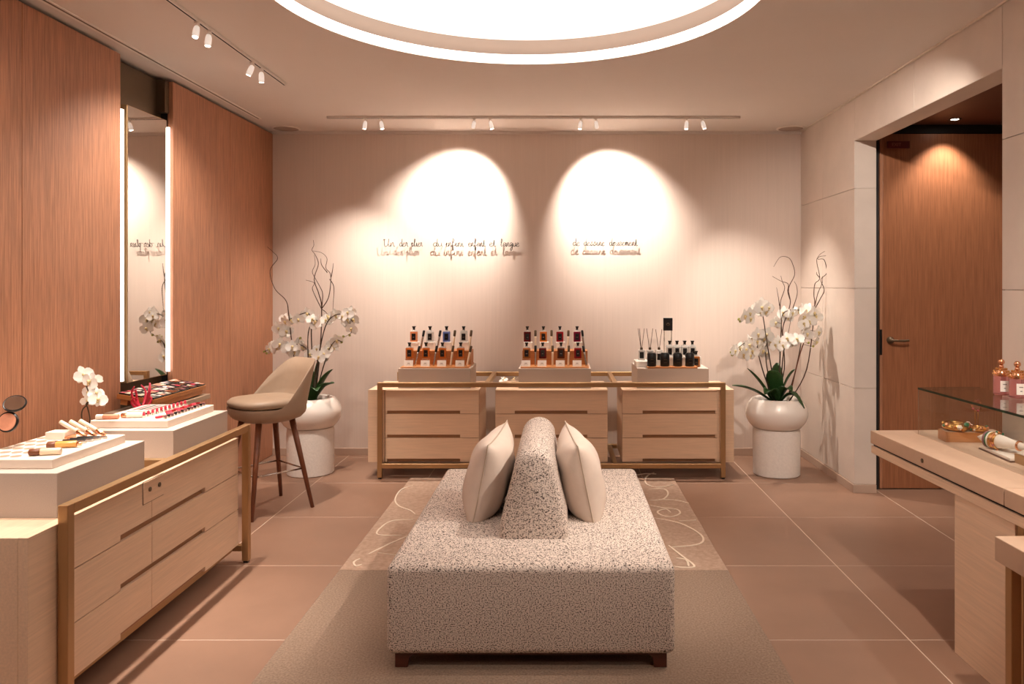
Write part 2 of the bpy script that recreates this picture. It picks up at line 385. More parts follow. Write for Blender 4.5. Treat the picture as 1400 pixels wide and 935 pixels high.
# mirror in niche
t=thing('wall_mirror','tall framed mirror with glowing side strips set in wood wall','mirror',(-2.655,4.50,.93),math.radians(-1.6))
obj('case',MB().box(0,.042,0,.43,0,1.68),'brass',t,bevel=.001)
obj('mirror_glass',MB().box(.0421,.045,.004,.426,.004,1.676),'mirror',t)
for y0,y1,x1 in ((-.085,-.058,.060),(.436,.446,.056)):
    q=obj('light_strip',MB().box(.035,x1,y0,y1,.02,1.635),'led',t)

# ================================================================== DRAWER UNITS
def notch_poly(a0,a1,b0,b1,n0,n1,nh):
    # drawer front outline with a finger notch along its lower edge
    pts=[(a0,b1),(a0,b0)]
    if n0>a0+.001: pts+=[(n0,b0)]
    pts+=[(n0,b0+nh)] if n0>a0+.001 else []
    if n0<=a0+.001: pts=[(a0,b1),(a0,b0+nh)]
    if n1<a1-.001: pts+=[(n1,b0+nh),(n1,b0),(a1,b0),(a1,b1)]
    else: pts+=[(a1,b0+nh),(a1,b1)]
    return pts
def back_chest(name,label,x0,x1,dx0,dx1,n0,n1):
    Y0,Y1=5.90,6.45; t=thing(name,label,'drawer chest',((x0+x1)/2,Y0,.122)); bx_=(x0+x1)/2
    L=lambda a:a-bx_
    obj('body',MB().box(L(x0),L(x1),.022,Y1-Y0,0,.571),'oak_x',t,bevel=.002)
    obj('recess_back',MB().box(L(dx0),L(dx1),.0185,.0215,.004,.567),'oak_shaded',t)
    for k in range(3):
        b0=.122+.1903*k-.122+.002; b1=b0+.1903-.004
        obj('drawer_front',MB().prism(notch_poly(L(dx0)+.002,L(dx1)-.002,b0,b1,L(n0),L(n1),.024),lambda a,b,d:(a,d,b),0,.018),'oak_x',t,bevel=.001,seg=1)
    for a,b in ((x0,dx0),(dx1,x1)):
        if b-a>.02: obj('side_panel',MB().box(L(a),L(b)-.003,0,.0215,0,.571),'oak_x',t)
    return t
PX=lambda px,Y:(px-VX)/FPX*Y
chestA=back_chest('drawer_chest','pale oak three-drawer chest nearest the bar stool, plinth of orange perfumes on top',-1.52,-.642,-1.388,-.642,PX(529,5.9),PX(629,5.9))
chestB=back_chest('drawer_chest','pale oak three-drawer chest behind the bench, dark red perfumes on top',-.515,.376,-.515,.376,PX(703.6,5.9),PX(803,5.9))
chestC=back_chest('drawer_chest','pale oak three-drawer chest under the black candles',.49,1.376,.49,1.245,PX(878.6,5.9),PX(978,5.9))
def frame(name,label,x0,x1,y0,y1,h,cross,bz=.10,axis='x'):
    t=thing(name,label,'metal frame',(x0,y0,0)); W_=x1-x0; D_=y1-y0; r=.036
    for x in (0,W_-r):
        for y in (0,D_-r):
            p=obj('post',MB().box(x,x+r,y,y+r,.012,h),'brass',t,bevel=.002,seg=1)
            obj('foot',MB().box(x+.006,x+r-.006,y+.006,y+r-.006,0,.012),'black',p)
    if axis=='y':
        for x in (0,W_-r):
            obj('top_rail',MB().box(x,x+r,r,D_-r,h-r,h),'brass',t,bevel=.002,seg=1)
            xb=x if x==0 else x-.085
            obj('bottom_rail',MB().box(xb,xb+r,r,D_-r,bz-.035,bz-.003),'brass',t,bevel=.002,seg=1)
        for c in cross:
            obj('cross_rail',MB().box(r,W_-r,c-y0-.018,c-y0+.018,h-r,h),'brass',t,bevel=.002,seg=1)
        for y in (0,D_-r):
            obj('side_rail',MB().box(r,W_-r,y,y+r,bz-.035,bz-.003),'brass',t,bevel=.002,seg=1)
        return t
    for y in (0,D_-r):
        obj('top_rail',MB().box(r,W_-r,y,y+r,h-r,h),'brass',t,bevel=.002,seg=1)
        obj('bottom_rail',MB().box(r,W_-r,y,y+r,bz-.015,bz+.021),'brass',t,bevel=.002,seg=1)
    for c in cross:
        if c in('l','r'):
            x=0 if c=='l' else W_-r
            obj('side_rail',MB().box(x,x+r,r,D_-r,bz-.015,bz+.021),'brass',t,bevel=.002,seg=1); 
            continue
        obj('cross_rail',MB().box(c-x0-.018,c-x0+.018,r,D_-r,h-r,h),'brass',t,bevel=.002,seg=1)
        obj('cross_rail',MB().box(c-x0-.018,c-x0+.018,r,D_-r,bz-.015,bz+.021),'brass',t,bevel=.002,seg=1)
    return t
frame('console_frame','brass rail frame around the three chests at the back wall',-1.435,1.296,5.845,6.60,.757,[-.58,.432,'l','r'])
# chest along the red wood wall
def left_unit():
    X1=-1.76; t=thing('drawer_chest','long pale oak six-drawer chest beneath the makeup trays','drawer chest',(X1,2.45,.10))
    obj('body',MB().box(-.54,-.022,0,1.63,0,.59),'oak_y',t,bevel=.002)
    obj('end_panel',MB().box(-.0215,.012,0,.20,0,.59),'oak_y',t,bevel=.001)
    obj('recess_back',MB().box(-.0215,-.019,.204,1.626,.004,.586),'oak_shaded',t)
    ya,yb,ym=.206,1.626,.766; na,nb=PX(0,1),0
    na=1.76*FPX/(766-164.9)-2.45; nb=1.76*FPX/(766-280.5)-2.45
    fn=lambda a,b,d:(d,a,b)
    for k in range(3):
        b0=.1965*k+.002; b1=b0+.1925
        for (a0,a1,n0,n1) in ((ya,ym-.0015,na,ym-.0015),(ym+.0015,yb,ym+.0015,nb)):
            d=obj('drawer_front',MB().prism(notch_poly(a0,a1,b0,b1,n0,n1,.024),fn,-.018,0),'oak_y',t,bevel=.001,seg=1)
    obj('plate_gap',MB().box(.0,.001,ym-.073,ym+.093,.492,.589),'dark_brown',t)
    p=obj('lock_plate',MB().box(.0,.004,ym-.07,ym+.09,.495,.586),'oak_y',t,bevel=.001,seg=1)
    for y in (ym-.025,ym+.05):
        obj('lock',MB().lathe([(.010,0),(.010,.004),(.006,.005)],14,c=(.004,y,.548),T=Matrix.Rotation(PI/2,4,'Y')),'bronze',p)
    return t
left_unit()
frame('console_frame','brass rail frame around the long six-drawer chest',-2.50,-1.706,2.585,4.115,.757,[3.28],axis='y')

# plinths
def plinth(name,label,x0,x1,y0,y1,z0=.693,h=.16):
    t=tag(obj(name,MB().box(-(x1-x0)/2,(x1-x0)/2,0,y1-y0,0,h),'linen_grey',None,bevel=.002,loc=((x0+x1)/2,y0,z0)),label,'plinth'); return t
plinth('display_plinth','grey linen plinth under the orange and blue perfume bottles',-1.30,-.72,5.98,6.39)
plinth('display_plinth','grey linen plinth under the dark red perfume bottles',-.334,.246,5.98,6.39)
plinth('display_plinth','grey linen plinth under the black candles and reed diffusers',.616,1.19,5.98,6.44)
plinth('display_plinth','grey linen plinth under the foundation tray, beside orchid sprig',-2.26,-1.794,2.66,3.22,.69)
plinth('display_plinth','grey linen plinth under the red lipstick tray',-2.28,-1.784,3.44,4.0,.69)

# ------------------------------------------------------------------ perfume bottles
BW,BH,BD=.060,.086,.036
bodyM={}
def bottle(loc,juice,label,group,s=1.0):
    t=thing('perfume_bottle',label,'bottle',loc,0,group); t.scale=(s,s,s)
    if juice not in bodyM:
        q=MB().box(-BW/2,BW/2,-BD/2,BD/2,0,BH); o=obj('glass_body',q,'juice_'+juice,t,bevel=.004)
        s1=MB().box(-BW/2+.004,BW/2-.004,-BD/2+.003,BD/2-.003,BH,BH+.008).lathe([(.012,BH+.008),(.012,BH+.016)],12)
        o2=obj('shoulder',s1,'juice_clear',t,bevel=.002,seg=1)
        o3=obj('label_plate',MB().box(-.016,.016,-BD/2-.0012,-BD/2+.0005,.016,.070),'black',t)
        o4=obj('printed_line',MB().box(-.007,.007,-BD/2-.0018,-BD/2-.001,.038,.042),'silver',o3)
        o5=obj('cap',MB().lathe([(.012,BH+.014),(.013,BH+.030),(.019,BH+.040),(.019,BH+.045)],4,T=Matrix.Rotation(PI/4,4,'Z')),'black',t)
        bodyM[juice]=[(o.name.split('.')[0],o),(None,o2),(None,o3),(None,o5)]
    else:
        for _,o in bodyM[juice]: copytree(o,t)
    return t
wandP=None
def wand(loc,lean,label,group,dark,L=.165):
    t=thing('tester_wand',label,'tester',loc,0,group); t.rotation_euler=(-.12,lean,0)
    obj('tube',MB().lathe([(.006,0),(.0085,.01),(.0085,L*.62),(.009,L*.68)],10),'cream' if not dark else 'silver',t,smooth=True)
    obj('tip',MB().lathe([(.009,L*.68),(.0105,L*.74),(.0105,L*.97),(.008,L)],10),'black' if dark else 'bronze',t,smooth=True)
def card(loc,label,group,wd=.073,hg=.05):
    t=thing('name_card',label,'card',loc,0,group); t.rotation_euler=(-.18,0,0)
    obj('sheet',MB().box(-wd/2,wd/2,0,.003,0,hg),'card',t,bevel=.0006,seg=1)
    obj('printed_mark',MB().box(-.010,.010,-.0006,0,hg*.5,hg*.58).box(-.016,.016,-.0006,0,hg*.32,hg*.36),'ink',t)
def perfume_set(xc,centers_back,centers_front,jb,jf,setname,place,wands_b,wands_f):
    z=.853
    t=thing('perfume_tray','stepped wooden tray carrying %s'%setname,'tray',(xc,5.99,z))
    obj('base',MB().box(-.275,.275,0,.38,0,.010),'tray_wood',t,bevel=.002)
    obj('step',MB().box(-.27,.27,.18,.37,.010,.126),'tray_wood',t,bevel=.002)
    for r,(cs,js,Yb,zb) in enumerate(((centers_back,jb,6.27,z+.192),(centers_front,jf,6.095,z+.01))):
        row='rear' if r==0 else 'front'
        cnt={}
        for j in js: cnt[j]=cnt.get(j,0)+1
        for i,(px,j) in enumerate(zip(cs,js)):
            nm={'orange':'orange','peachjuice':'peach','clear':'clear','blue':'blue','burgundy':'dark burgundy','red':'red','plum':'plum','brown':'brown','amberjuice':'amber'}[j]
            bottle((PX(px,Yb),Yb,zb+(.060 if r else .0)),j,'%s perfume bottle with black cap, %s row %s'%(nm,row,place),'%s row perfumes %s'%(row,place))
            if r:  # riser block behind the card
                pass
    for px in centers_front:
        q=obj('riser',MB().box(PX(px,6.095)-xc-.03,PX(px,6.095)-xc+.03,6.075-5.99,6.115-5.99,.010,.0695),'tray_wood',t,bevel=.001,seg=1)
    for px in centers_front: card((PX(px-1,6.05),6.035,z+.010),'white name card before the front row perfumes %s'%place,'front cards %s'%place)
    for px in centers_back:
        b=thing('perfume_box','small white box under a rear row perfume bottle %s'%place,'box',(PX(px,6.27)+.006,6.27,z+.126),0,'white boxes %s'%place)
        obj('body',MB().box(-.036,.036,-.03,.03,0,.048),'card',b,bevel=.0015,seg=1); obj('lid',MB().box(-.037,.037,-.031,.031,.048,.066),'card',b,bevel=.0015,seg=1)
    for i,(px,ln,dk) in enumerate(wands_b): wand((PX(px,6.215),6.215,z+.129),ln,'slim %s tester wand standing in the rear row %s'%('black-tipped silver' if dk else 'bronze-tipped cream',place),'rear wands %s'%place,dk)
    for i,(px,ln,dk) in enumerate(wands_f): wand((PX(px,6.06),6.06,z+.013),ln,'slim %s tester wand standing in the front row %s'%('black-tipped silver' if dk else 'bronze-tipped cream',place),'front wands %s'%place,dk)
perfume_set(-1.01,[566,588,610.6,634],[560,582.6,605,630],['peachjuice','clear','blue','clear'],['orange','orange','orange','orange'],'orange and blue perfumes','beside the orchids',
  [(575,.16,True),(597.5,.16,True),(619,.1,False),(641.5,.1,False)],[(567.5,.2,True),(592.5,.16,True),(616,.12,False),(638.5,.2,False)])
perfume_set(-.044,[721,743,765.5,789],[720,742,767,790],['burgundy','orange','red','plum'],['amberjuice','burgundy','brown','red'],'dark red perfumes','behind the bench back',
  [(732,0,False),(754,0,False),(776,.05,False),(799,-.12,True)],[(732,0,True),(755.5,.0,False),(777,.03,False),(801.5,-.15,True)])
# ------------------------------------------------------------------ candles, diffusers on third plinth
z=.853
bk=thing('gift_box','flat white box under the reed diffuser beside black candles','box',(PX(881,6.17),6.17,z))
obj('body',MB().box(-.075,.075,-.09,.10,0,.036),'card',bk,bevel=.002); obj('lid',MB().box(-.078,.078,-.093,.103,.036,.046),'card',bk,bevel=.002)
for i,px in enumerate((877,888.6,901)):
    zz=.899 if i<2 else z
    t=thing('reed_diffuser',['clear reed diffuser standing at the outer end of the white box','clear reed diffuser with black label between its two neighbours','clear reed diffuser standing next to the clear stand'][i],'diffuser',(PX(px,6.2),6.2,zz),0,'reed diffusers')
    hh=0 if i<2 else .046
    obj('bottle',MB().box(-.028,.028,-.02,.02,0,.085+hh),'juice_clear',t,bevel=.004); obj('label_plate',MB().box(-.017,.017,-.0215,-.0195,.016+hh*.7,.068+hh*.7),'black',t)
    obj('collar',MB().lathe([(.011,.085+hh),(.011,.105+hh)],12),'bronze',t)
    for k,(dx,dy) in enumerate(((-.028,.0),(.024,.004),(-.016,-.005),(.006,-.004))[:3 if i==0 else 2]):
        obj('reed',MB().tube([(dx*.1,dy*.1,.088+hh),(dx,dy,.262+hh*.85)],.0022,6),'twig',t)
t=thing('candle_tray','shallow wooden tray under the four black candles','tray',(PX(918.5,6.03),6.03,z))
obj('board',MB().box(-.20,.20,-.05,.055,0,.014),'tray_wood',t,bevel=.003)
for i,px in enumerate((891,909,926.5,943)):
    t=thing('scented_candle','black cylindrical scented candle on wooden tray','candle',(PX(px,6.03),6.03,z+.014),0,'black candles on wooden tray')
    q=obj('glass_jar',MB().lathe([(.034,0),(.037,.004),(.037,.098),(.034,.102)],28),'black',t); autosmooth(q)
    obj('printed_ring',MB().box(-.012,.012,-.0385,-.0365,.055,.059).box(-.012,.012,-.0385,-.0365,.03,.033),'bronze',t)
    obj('lid',MB().lathe([(.030,.102),(.030,.108)],24),'black',t)
for i,px in enumerate((915.5,925.5,936,946.5)):
    o=bottle((PX(px,6.15),6.15,z+.080),'clear','clear perfume bottle with black cap behind the black candles','clear perfumes behind the candles',1.0)
t=tag(obj('display_step',MB().box(-.16,.16,-.04,.05,0,.080),'card',None,bevel=.002,loc=(PX(931,6.15),6.15,z)),'white display step behind the black candles','display step')
t=thing('card_stand','tall clear stand holding a black sample card','card stand',(PX(913,6.3),6.3,z))
obj('post',MB().box(-.034,-.028,-.003,.003,.006,.39),'silver',t); obj('post',MB().box(.028,.034,-.003,.003,.006,.39),'silver',t)
obj('base',MB().box(-.045,.045,-.03,.03,0,.006),'glass_green',t); obj('back_plate',MB().box(-.036,.036,.0031,.006,.006,.39),'glass',t)
q=obj('sample_card',MB().box(-.039,.039,-.009,-.0035,.285,.392),'black',t,bevel=.001,seg=1); obj('printed_emblem',MB().lathe([(.008,0),(.013,.0008),(.008,.0016)],16,c=(0,-.0105,.338),T=Matrix.Rotation(PI/2,4,'X'),cap=False),'bronze',q)
bottle((PX(951.5,6.1),6.1,z+.0),'amberjuice','amber perfume bottle at the end of the black candles','',1.0)

# ------------------------------------------------------------------ orchids
def petal_grid(q,ang,L,Wd,cup=.25,tilt=.0):
    def fn(u,v):
        x=(u-.5)*2; wv=math.sin(PI*min(1,v*.92+.05))**.6
        px=x*Wd*.5*wv; py=v*L; pz=cup*L*(x*x*.5-.3*v*v)+tilt*v
        c,s_=math.cos(ang),math.sin(ang); return Vector((px*c-py*s_, px*s_+py*c, pz))
    q.grid(fn,3,4)
def flower_mesh():
    q=MB(); q.m(0)
    petal_grid(q,PI/2*1.0+.05,.042,.052,.12); petal_grid(q,-PI/2-.05,.042,.052,.12)
    q.v=[(a,b,c+.003) for a,b,c in q.v]
    for a in (0,2.25,-2.25): petal_grid(q,a,.042,.030,.1)
    q.m(1).lathe([(.002,.001),(.007,.006),(.008,.013),(.004,.018)],8).lathe([(.002,.002),(.006,.006),(.003,.012)],6,c=(0,-.012,.002))
    return q.mesh('flower',['petal','lip'],True,False)
FM=flower_mesh()
BM=MB().lathe([(.002,0),(.008,.006),(.010,.013),(.006,.021),(.001,.025)],10).mesh('bud','bud',True)
def leaf_mb(base,tip,wd,bend):
    base=Vector(base); tip=Vector(tip); d=tip-base; side=d.cross(Vector((0,0,1)))
    side = side.normalized() if side.length>.01 else Vector((1,0,0))
    q=MB()
    def fn(u,v):
        x=(u-.5)*2; wv=(math.sin(PI*(v*.86+.12))**.7)
        return base+d*v+Vector((0,0,bend*math.sin(PI*v)))+side*x*wd*.5*wv+Vector((0,0,.25*wd*abs(x)*wv))
    q.grid(fn,4,8); return q
def orchid_pot(X,Y,label,lab2):
    t=thing('planter',label,'planter',(X,Y,0))
    q=obj('pedestal',MB().lathe([(.176,0),(.184,.006),(.186,.34),(.180,.372)],48),'white_rough',t); autosmooth(q)
    prof=[(.165,.372),(.19,.38)]+[(.19+.055*math.sin(PI*(k/12))**.8,.38+.225*k/12) for k in range(1,12)]+[(.195,.603),(.178,.612),(.165,.60),(.16,.56)]
    q=obj('bowl',MB().lathe(prof,48,cap=False),'white_gloss',t,smooth=True)
    obj('soil',MB().lathe([(.164,.54),(.164,.572)],32),'soil',t)
    return t
orchid_pot(P(423,647,6.03).x,6.06,'white planter of smooth bowl on textured drum behind bar stool','')
orchid_pot(P(1063,643,6.0).x,6.03,'white planter of smooth bowl on textured drum beside stone wall','')
def orchid(label,base,stems,leaves,Y0,group):
    t=thing('orchid',label,'orchid',base,0,group); B=Vector(base); rnd=random.Random(len(stems)*13)
    for (path,flowers,buds,mt) in stems:
        dy=rnd.uniform(-.10,.10); pts=[]
        n=len(path)
        for k,(px,py) in enumerate(path):
            f=k/(n-1); pts.append(P(px,py,Y0+dy*f)-B)
        sp=catmull(pts,8); st=obj('stem',MB().tube(sp,.0055,6,.003),mt,t,smooth=True)
        for (px,py) in flowers:
            p=P(px,py,Y0+dy+rnd.uniform(-.05,.03))-B
            near=min(sp,key=lambda s_:(s_-p).length)
            q=MB().tube([near,(near+p)/2+Vector((0,0,.006)),p],.0018,5); obj('flower_stalk',q,'stem',st)
            o=link('flower',FM,t,p); 
            o.rotation_euler=(PI/2+rnd.uniform(-.4,.5),rnd.uniform(-.4,.4),rnd.uniform(-.9,.9)+(px-VX)*0)
            s_=rnd.uniform(1.15,1.5); o.scale=(s_,s_,s_)
            if rnd.random()<.45:
                o=link('flower',FM,t,p+Vector((rnd.uniform(-.045,.045),rnd.uniform(.03,.06),rnd.uniform(-.035,.035))),(PI/2+rnd.uniform(-.6,.6),rnd.uniform(-.5,.5),rnd.uniform(-1.2,1.2))); o.scale=(s_*.9,)*3
        for (px,py) in buds:
            p=P(px,py,Y0+dy)-B; near=min(sp,key=lambda s_:(s_-p).length)
            obj('flower_stalk',MB().tube([near,p],.0015,5),'stem',st)
            o=link('bud',BM,t,p,(rnd.uniform(-1,1),rnd.uniform(-1,1),0))
    for (b,tp,wd,bend) in leaves:
        q=leaf_mb(b,Vector(b)+(Vector(tp)-Vector(b))*1.12,wd*1.25,bend); o=link('leaf',q.mesh('leaf','leaf',True),t); so=o.modifiers.new('s','SOLIDIFY'); so.thickness=.003
    return t
LX=P(423,647,6.03).x; RX=P(1063,643,6.0).x
lv=[((.02,0,.0),(.17,-.03,.24),.085,.03),((.02,-.02,0),(.20,-.10,.15),.08,.04),((-.02,0,0),(-.14,-.05,.22),.08,.03),((0,-.03,0),(-.04,-.14,.10),.08,.06),((0,.02,0),(.05,.02,.30),.08,.0),((.03,-.04,0),(.10,-.16,.10),.075,.06),((-.03,-.03,0),(-.18,-.10,.12),.08,.05),((0,.04,0),(-.05,.12,.22),.08,.03)]
orchid('white orchid with arching sprays in planter behind bar stool',(LX,6.06,.572),[
 ([(425,548),(428,520),(426,470),(425,442),(421,428),(405,432),(392,440),(382,450)],[(391,439),(400,437),(391,452),(381,448),(414,431),(421,429),(408,436)],[(383,461),(386,457)],'stem'),
 ([(430,548),(434,500),(441,460),(448,440),(458,431),(470,430),(482,440),(480,455)],[(444,438),(451,434),(459,431),(469,433),(476,428),(485,437),(477,443),(481,449),(474,438)],[(471,461),(478,460)],'stem'),
 ([(428,548),(425,510),(424,490),(416,474),(398,470),(380,474),(362,480)],[(370,477),(378,474),(382,470),(393,476),(399,474),(407,470),(415,474),(402,481)],[(360,482),(365,484),(409,463)],'stem'),
 ([(432,548),(437,520),(445,492),(452,474),(460,465),(468,468)],[(454,470),(460,465),(448,477)],[(468,469),(464,462)],'stem'),
 ([(427,548),(430,515),(434,495),(432,486),(440,482)],[(424,484),(430,487),(436,488),(442,484)],[],'stem'),
 ([(424,548),(422,510),(421,460),(427,440),(434,438)],[(427,437),(433,440)],[],'stem'),
],lv,6.05,'orchids in white planters')
rv=[((-.03,0,0),(-.33,-.04,.13),.06,.03),((-.03,0,0),(-.22,-.03,.25),.06,.02),((0,0,0),(-.05,-.08,.24),.11,.03),((.02,0,0),(.12,-.04,.24),.11,.04),((0,-.03,0),(.07,-.14,.10),.10,.06),((.02,-.03,0),(.16,-.14,-.02),.07,.09),((0,-.03,0),(-.12,-.14,.08),.09,.06),((.0,.03,0),(.02,.05,.28),.10,.0)]
orchid('white orchid with arching sprays in planter beside stone wall',(RX,6.03,.572),[
 ([(1062,543),(1054,500),(1048,465),(1043,432),(1037,421),(1025,424),(1014,438)],[(1017,432),(1025,428),(1032,422),(1041,420),(1050,421),(1025,436),(1046,426)],[(1013,441),(1009,438)],'stem'),
 ([(1064,543),(1066,500),(1068,450),(1070,430),(1080,424),(1094,424)],[(1060,441),(1072,428),(1082,428),(1091,425),(1077,434)],[],'stem'),
 ([(1080,540),(1092,490),(1103,455),(1108,430),(1115,428)],[(1098,432),(1103,425),(1117,432),(1098,443),(1107,439),(1105,456),(1118,454),(1115,467),(1103,450),(1112,427)],[(1112,474),(1105,470)],'stem_red'),
 ([(1056,543),(1044,510),(1036,480),(1034,462),(1022,466),(1006,478)],[(1004,480),(1012,476),(1016,484),(1026,471),(1036,457),(1034,467),(1025,486),(1042,479),(1049,457),(1030,480),(1019,477)],[(1002,487),(1001,483)],'stem'),
 ([(1058,543),(1050,510),(1047,488),(1048,470),(1054,462)],[(1042,474),(1052,468),(1046,483),(1044,463)],[],'stem'),
 ([(1066,543),(1069,505),(1072,478),(1078,466),(1090,464)],[(1059,472),(1065,468),(1071,473),(1077,463),(1085,466),(1090,464)],[],'stem'),
 ([(1078,540),(1088,505),(1095,470),(1097,450)],[],[],'stem'),
],rv,6.02,'orchids in white planters')
def branch(label,root,paths,Y0,cx,cy,sc):
    t=thing('willow_branch',label,'branch',root); B=Vector(root); rnd=random.Random(len(label))
    for k,p in enumerate(paths):
        d=rnd.uniform(-.07,.07); pts=[P(cx+a*sc,cy+b*sc,Y0+d*(1 if k else .4)*i/len(p))-B for i,(a,b) in enumerate(p)]
        if k==0: pts=[Vector((0,0,0))]+pts
        obj('twig',MB().tube(catmull(pts,6),.0052 if k==0 else .0038,6,.0016),'twig',t,smooth=True)
ls=.2567
branch('single crooked willow twig in planter behind bar stool',(LX-.06,6.10,.572),[[(200,640),(175,435),(160,355),(100,290),(75,195),(115,130),(90,95),(60,68)]],6.10,350,320,ls)
branch('forked curly willow branches rising from planter behind bar stool',(LX+.02,6.10,.572),[
 [(340,640),(350,400),(335,320),(310,240),(332,160),(315,110),(298,85),(308,60),(305,32)],[(350,400),(320,340),(300,290),(310,260),(265,245)],[(350,400),(355,320),(340,280),(315,235),(300,200),(315,160),(310,110)],[(352,395),(385,340),(398,260),(395,210),(372,180),(378,130),(350,100),(305,90)],[(400,230),(408,190),(412,155)],[(392,240),(414,280),(412,360),(408,415)],[(380,205),(350,165),(345,130)],[(350,400),(368,412),(380,425)]],6.10,350,320,ls)
rs=.2351
branch('curly willow branches rising through orchid beside stone wall',(RX+.0,6.08,.572),[
 [(350,700),(340,480),(368,380),(385,310),(375,230),(410,150),(395,80),(370,50),(325,50),(288,105)],[(385,300),(370,250),(372,205),(330,188),(280,160)],[(400,345),(424,270),(422,220),(408,190)],[(325,355),(330,300),(352,230),(338,190),(330,158)],[(322,330),(315,280),(305,225)],[(350,560),(375,480),(400,345)],[(340,520),(325,355),(322,330)]],6.08,990,340,rs)
branch('slender curly willow branches in planter nearest the stone wall',(RX+.10,6.04,.572),[
 [(480,700),(525,355),(522,270),(528,205),(556,170),(538,70),(560,45),(610,40)],[(525,355),(560,290),(582,240),(563,180),(596,140),(582,65),(545,60),(555,35),(585,15)],[(528,330),(545,260),(570,200),(572,160)],[(556,168),(540,150),(538,135)]],6.06,990,340,rs)
# white blossoms lying between the chests
for i,(px,dy) in enumerate(((689,-.05),(689,.06),(703,-.06),(703,.06))):
    o=link('orchid_blossom',FM,None,(PX(px,6.3)+.0,6.30+dy,.722),(.35,-.2+.1*i,i*1.3)); o.scale=(.9,.9,.9)
    tag(o,'cut white blossom lying on chest between the perfume plinths','blossom','cut blossoms on chest')

# ================================================================== BAR STOOL
def stool():
    c=Vector((-2.0,5.09,0)); face=math.atan2(-.75,-.66)
    t=thing('bar_stool','taupe leather bar stool with tapered wooden legs','bar stool',c,face-0)   # local +x is the seat's front
    def ring(th): # superellipse radius
        a,b=.235,.245; n=2.7
        ct,st=abs(math.cos(th)),abs(math.sin(th)); return (((ct/a)**n+(st/b)**n)**(-1/n))
    def hgt(th):
        d=abs(th%(2*PI)-PI)    # 0 at back
        k=max(0,min(1,(d-.60)/1.15)); k=1-k*k*(3-2*k)
        return k
    N=72; prof=[]
    q=MB(); vs=[]; 
    rows=[(.02,.60,0),(.62,.602,0),(.86,.625,0),(.97,.655,0),(1.0,.685,0)]
    up=[(1.0,.72),(1.03,.80),(1.07,.90),(1.10,.985),(1.10,1.0),(1.075,1.0),(1.02,.90),(.96,.80),(.90,.715)]
    nrow=len(rows)+len(up)+1
    for k in range(N):
        th=2*PI*k/N; r=ring(th); h=hgt(th); cs,sn=math.cos(th),math.sin(th)
        for f,z_,_ in rows: vs.append((r*f*cs,r*f*sn,z_))
        for f,z_ in up:
            zz=.696+(z_-.712)*(h*1.04+.03); ff=1+(f-1)*(h if f>1 else 1)
            lean=-.05*max(0,(zz-.72)/.28)*h
            sn2=sn*(1-.16*max(0,(zz-.75)/.25))
            vs.append((r*ff*cs+lean,r*ff*sn2,zz))
        vs.append((.02*cs,.02*sn,.705))
    fs=[]
    for k in range(N):
        k2=(k+1)%N
        for j in range(nrow-1): fs.append((k*nrow+j,k2*nrow+j,k2*nrow+j+1,k*nrow+j+1))
    fs.append(tuple(k*nrow for k in range(N))); fs.append(tuple(k*nrow+nrow-1 for k in range(N)))
    q.add(vs,fs); o=obj('shell',q,'leather',t,smooth=True)
    q=MB(); pr=[(.0,.702),(.84,.702),(.95,.706),(.995,.722),(.985,.742),(.90,.758),(.5,.766),(.0,.768)]
    vs=[]
    for f,z_ in pr:
        for k in range(N):
            th=2*PI*k/N; r=ring(th)*(f if f>0 else .01); vs.append((r*math.cos(th)*.97+.012,r*math.sin(th)*.92,z_))
    fs=[(j*N+k,j*N+(k+1)%N,(j+1)*N+(k+1)%N,(j+1)*N+k) for j in range(len(pr)-1) for k in range(N)]
    q.add(vs,fs); obj('seat_cushion',q,'leather',t,smooth=True)
    hf=.215
    for sx in (1,-1):
        for sy in (1,-1):
            l=obj('leg',MB().tube([(sx*.115,sy*.115,.625),(sx*hf,sy*hf,.0)],.021,14,.0125),'walnut',t,smooth=True)
    zf=.27; k=.115+(hf-.115)*(1-zf/.625)
    ring_=[]
    for a,b in ((1,1),(-1,1),(-1,-1),(1,-1),(1,1)): ring_.append((a*k,b*k,zf))
    for i in range(4): obj('footrest_bar',MB().tube([ring_[i],ring_[i+1]],.006,8),'silver',t,smooth=True)
stool()

# ================================================================== BENCH
BX0,BX1,BY0,BY1=-.684,.452,2.92,4.49; BCX=(BX0+BX1)/2
t=thing('bench_sofa','speckled beige boucle bench with central backrest on dark wooden legs','bench',(BCX,BY0,.0092))
hw=(BX1-BX0)/2; D=BY1-BY0
def rounded_box(name,x0,x1,y0,y1,z0,z1,bv,m_,par,seg=5):
    b=bmesh.new(); q=MB().box(x0,x1,y0,y1,z0,z1); me=q.mesh(name,m_); b.from_mesh(me)
    bmesh.ops.subdivide_edges(b,edges=b.edges,cuts=1,use_grid_fill=True)
    eds=[e for e in b.edges if len(e.link_faces)==2 and e.calc_face_angle(0)>1]
    bmesh.ops.bevel(b,geom=eds,offset=bv,segments=seg,profile=.5,affect='EDGES'); b.to_mesh(me); b.free()
    me.polygons.foreach_set('use_smooth',[True]*len(me.polygons)); return link(name,me,par)
rounded_box('seat',-hw,hw,0,D,.060,.412,.030,'boucle',t)
obj('base_frame',MB().box(-hw+.05,hw-.05,.04,D-.04,.045,.072),'mahogany',t)
for sx in (-1,1):
    for y0,y1,sy in ((.03,.09,1),(D-.09,D-.03,-1)):
        # bracket foot with a curved inner corner
        xo=hw-.03
        prof=[(xo,0),(xo,.075),(xo-.13,.075),(xo-.085,.062),(xo-.058,.040),(xo-.05,0)]
        obj('leg',MB().prism([(sx*a,b) for a,b in prof],lambda a,b,d:(a,d,b),y0,y1),'mahogany',t,bevel=.003)
